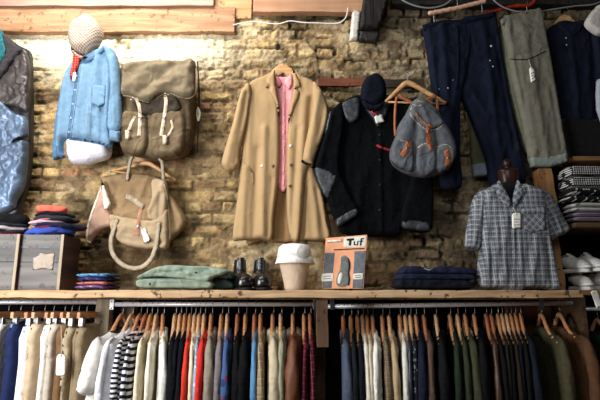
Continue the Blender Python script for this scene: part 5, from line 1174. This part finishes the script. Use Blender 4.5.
MID = [
    (124, 'white cotton tee with a navy neckband at the left of the middle rail', 'tee_shirt', 't-shirt', fc((232, 228, 218)), .034, 'tee', -17, 0, fc((40, 40, 50)), 'white tee with navy neckband'),
    (134, 'white sports shirt with blue hem lines beside the navy-necked tee', 'sports_shirt', 'shirt', fc((226, 226, 230)), .020, 'shirt', -12, 1, None, 'white sports shirt'),
    (142, 'navy and white striped breton top on the middle rail', 'striped_top', 'top', M_bret, .019, 'shirt', -7, 0, None, 'navy and white striped top'),
    (148, 'white and navy striped top just behind the breton top', 'striped_top', 'top', pattern('navy_white_wide', 'stripes', [(232, 230, 226), (24, 28, 52)], 30), .013, 'shirt', -3, 2, None, 'second striped top'),
    (153, 'cream knitted cardigan right of the striped tops', 'cardigan', 'cardigan', fc((220, 208, 182)), .014, 'shirt', 3, 0, None, 'cream cardigan'),
    (158.5, 'ivory shirt between the cream cardigan and the white jumper', 'long_sleeved_shirt', 'shirt', fc((234, 226, 206)), .014, 'shirt', 8, 1, None, 'ivory shirt'),
    (165, 'thick white jumper next to the dark coats', 'jumper', 'jumper', fc((232, 228, 216)), .022, 'jacket', 15, 0, None, 'thick white jumper'),
    (177, 'black jacket right of the white jumper', 'jacket', 'jacket', fc((12, 12, 15)), .022, 'jacket', -2, 1, None, 'black jacket by the white jumper'),
    (182, 'midnight navy jacket second of the dark group by the white jumper', 'jacket', 'jacket', fc((9, 11, 18)), .020, 'shirt', -2, 1, None, 'midnight navy jacket'),
    (187, 'dark navy blazer left of the scarlet shirt', 'blazer', 'blazer', fc((12, 14, 23)), .018, 'shirt', -2, 0, None, 'dark navy blazer'),
    (192, 'scarlet red shirt beside the dark navy blazer', 'long_sleeved_shirt', 'shirt', fc((206, 58, 44)), .015, 'shirt', -1, 0, None, 'scarlet red shirt'),
    (196.5, 'thin cream shirt between the two red shirts', 'long_sleeved_shirt', 'shirt', fc((226, 206, 178)), .012, 'shirt', -1, 1, None, 'thin cream shirt'),
    (201, 'pale blue flowered blouse left of the red flowered shirt', 'blouse', 'blouse', M_ltflor, .012, 'shirt', 0, 1, None, 'pale blue flowered blouse'),
    (206, 'red shirt with white flowers at the shoulder', 'flowered_shirt', 'shirt', fc((208, 48, 42)), .020, 'shirt', 0, 1, M_redflor, 'red flowered shirt'),
    (213, 'stone grey jacket with a turned collar right of the red flowered shirt', 'jacket', 'jacket', fc((138, 128, 114)), .028, 'jacket', 0, 0, None, 'stone grey jacket'),
    (223, 'mauve grey jacket left of the blue flowered shirt', 'jacket', 'jacket', fc((120, 110, 112)), .022, 'jacket', 0, 0, None, 'mauve grey jacket'),
    (229, 'blue flowered shirt with dark pink blooms', 'flowered_shirt', 'shirt', M_blueflor, .022, 'shirt', 1, 1, None, 'blue flowered shirt'),
    (239, 'black overcoat half hidden right of the blue flowered shirt', 'overcoat', 'coat', fc((10, 10, 12)), .026, 'jacket', 0, 2, None, 'half hidden black overcoat'),
    (247, 'heavy black coat left of the sky blue shirt', 'overcoat', 'coat', fc((11, 11, 13)), .032, 'coat', 0, 0, None, 'heavy black coat'),
    (256, 'sky blue denim shirt between black coat and checked jacket', 'long_sleeved_shirt', 'shirt', fc((92, 138, 176)), .018, 'shirt', 0, 2, None, 'sky blue shirt'),
    (262, 'tan checked jacket with a rolled shoulder right of the sky blue shirt', 'checked_jacket', 'jacket', M_tan_stripe, .020, 'jacket', 0, 0, None, 'tan checked jacket'),
    (274, 'oatmeal raincoat with a stiff collar, middle rail', 'raincoat', 'coat', fc((192, 178, 148)), .032, 'coat', 0, 0, None, 'oatmeal raincoat'),
    (282, 'sage grey shirt jacket right of the oatmeal raincoat', 'jacket', 'jacket', fc((158, 154, 128)), .020, 'jacket', 0, 1, None, 'sage grey shirt jacket'),
    (294, 'rust brown leather coat with a grey fleece collar', 'leather_coat', 'coat', fc((102, 58, 34), rough=.55, spec=.4), .040, 'coat', 0, 0, fc((118, 104, 92), bump=.6), 'rust brown leather coat'),
    (305, 'maroon plaid shirt left of the thin plaid one near the centre upright', 'plaid_shirt', 'shirt', M_plaid, .012, 'shirt', 2, 0, None, 'maroon plaid shirt'),
    (311, 'dark red plaid shirt nearest the centre upright', 'plaid_shirt', 'shirt', pattern('red_plaid', 'plaid', [(92, 26, 36), (48, 20, 30), (134, 62, 66)], 30), .014, 'shirt', 2, 2, None, 'dark red plaid shirt')]
for px, lab, nm, cat, m, w_, kind, yaw, tone, m2, sh in MID:
    garment(px, lab, nm, cat, m, w_, kind, yaw, tone, m2, sh)
RT = [
    (344, 'slate blue wool jacket at the left of the right rail', 'jacket', 'jacket', fc((72, 80, 96)), .026, 'jacket', 0, 2, None, 'slate blue jacket'),
    (351.5, 'charcoal jacket right of the slate blue one', 'jacket', 'jacket', fc((26, 27, 32)), .020, 'jacket', 0, 0, None, 'charcoal jacket'),
    (358, 'black shirt jacket left of the cream jumper', 'jacket', 'jacket', fc((20, 22, 27)), .018, 'shirt', 0, 0, None, 'black shirt jacket'),
    (363, 'cream cotton shirt first of the pale group on the right rail', 'long_sleeved_shirt', 'shirt', fc((228, 218, 200)), .015, 'shirt', 0, 1, None, 'first cream shirt'),
    (367.5, 'ecru linen shirt between cream and white shirts', 'long_sleeved_shirt', 'shirt', fc((206, 192, 164)), .015, 'shirt', 0, 0, None, 'ecru linen shirt'),
    (373, 'white shirt third of the pale group on the right rail', 'long_sleeved_shirt', 'shirt', fc((232, 228, 218)), .019, 'shirt', 1, 0, None, 'third pale shirt'),
    (382.5, 'mushroom brown checked shirt left of the beige jacket', 'checked_shirt', 'shirt', pattern('mushroom_check', 'plaid', [(126, 108, 86), (104, 90, 72), (150, 134, 110)], 40), .018, 'shirt', 1, 0, None, 'mushroom checked shirt'),
    (389.5, 'warm beige jacket between the mushroom and the grey-white shirts', 'jacket', 'jacket', fc((178, 154, 120)), .020, 'shirt', 1, 1, None, 'warm beige jacket'),
    (400, 'off-white shirt left of the shiny navy bomber', 'long_sleeved_shirt', 'shirt', fc((214, 210, 200)), .018, 'shirt', 1, 0, None, 'off-white shirt by the bomber'),
    (405.5, 'shiny navy bomber jacket right of the off-white shirt', 'bomber_jacket', 'jacket', mat('navy_satin', (34, 38, 54), rough=.35, spec=.6), .016, 'jacket', 1, 1, None, 'shiny navy bomber'),
    (410.5, 'black shirt with small pale flowers', 'flowered_shirt', 'shirt', pattern('black_floral', 'floral', [(26, 28, 34), (112, 116, 124)], 55), .014, 'shirt', 1, 1, None, 'black flowered shirt'),
    (416, 'deep navy jacket right of the black flowered shirt', 'jacket', 'jacket', fc((24, 28, 44)), .028, 'jacket', 4, 0, None, 'deep navy jacket'),
    (424, 'cocoa brown wool jacket with a soft collar', 'jacket', 'jacket', fc((92, 72, 62)), .020, 'coat', 5, 2, None, 'cocoa brown jacket'),
    (436, 'black donkey coat left of the bottle green shirt', 'overcoat', 'coat', fc((16, 17, 19)), .030, 'coat', 2, 1, None, 'black coat by the bottle green shirt'),
    (450, 'bottle green shirt on the right rail', 'long_sleeved_shirt', 'shirt', fc((36, 46, 34)), .020, 'shirt', 3, 0, None, 'bottle green shirt'),
    (457.5, 'moss green army shirt right of the bottle green one', 'army_shirt', 'shirt', fc((48, 53, 38)), .018, 'shirt', 3, 1, None, 'moss green shirt'),
    (465, 'olive army jacket with a pale tan shoulder', 'army_jacket', 'jacket', fc((60, 61, 44)), .026, 'jacket', 3, 0, fc((160, 128, 88)), 'olive army jacket'),
    (474, 'jet black coat left of the brown leather jacket', 'overcoat', 'coat', fc((14, 14, 16)), .032, 'coat', 2, 0, None, 'jet black coat'),
    (486, 'dark brown leather jacket on the right rail', 'leather_jacket', 'jacket', fc((66, 42, 28), rough=.45, spec=.5), .018, 'jacket', 4, 2, None, 'dark brown leather jacket'),
    (491, 'black cord jacket just right of the brown leather one', 'jacket', 'jacket', fc((17, 16, 16)), .016, 'shirt', 4, 2, None, 'black cord jacket'),
    (497.5, 'dark olive overshirt in the tight dark row', 'overshirt', 'shirt', fc((32, 32, 26)), .014, 'shirt', 4, 0, None, 'dark olive overshirt'),
    (501.5, 'black overshirt in the middle of the tight dark row', 'overshirt', 'shirt', fc((15, 15, 17)), .013, 'shirt', 4, 1, None, 'black overshirt'),
    (506, 'bronze brown overshirt in the tight dark row', 'overshirt', 'shirt', fc((42, 34, 27)), .013, 'shirt', 4, 1, None, 'bronze brown overshirt'),
    (510.5, 'ink blue overshirt in the tight dark row', 'overshirt', 'shirt', fc((18, 21, 29)), .014, 'shirt', 5, 0, None, 'ink blue overshirt'),
    (515, 'soft black jacket near the end of the tight dark row', 'jacket', 'jacket', fc((16, 16, 18)), .015, 'shirt', 5, 0, None, 'soft black jacket'),
    (520, 'dark indigo jacket closing the tight dark row', 'jacket', 'jacket', fc((22, 26, 36)), .022, 'jacket', 6, 0, None, 'dark indigo jacket'),
    (541, 'khaki green field jacket hanging alone by the chrome bracket', 'field_jacket', 'jacket', fc((66, 63, 44)), .030, 'coat', -5, 0, None, 'khaki green field jacket'),
    (559, 'reddish brown suede coat at the right end of the rail', 'suede_coat', 'coat', fc((86, 59, 39)), .036, 'coat', 1, 0, None, 'reddish brown suede coat')]
for px, lab, nm, cat, m, w_, kind, yaw, tone, m2, sh in RT:
    garment(px, lab, nm, cat, m, w_, kind, yaw, tone, m2, sh, z=ZR-.012+.018*(px-327)/245)
garment(596, 'dark green coat on the far right rail below the shoes', 'overcoat', 'coat', fc((24, 34, 28)), .045, 'coat', 4, 0, None, 'dark green coat at the right frame', z=W(600, 309, YR).z)

for o in list(bpy.data.objects):
    if '_o' in o: del o['_o']
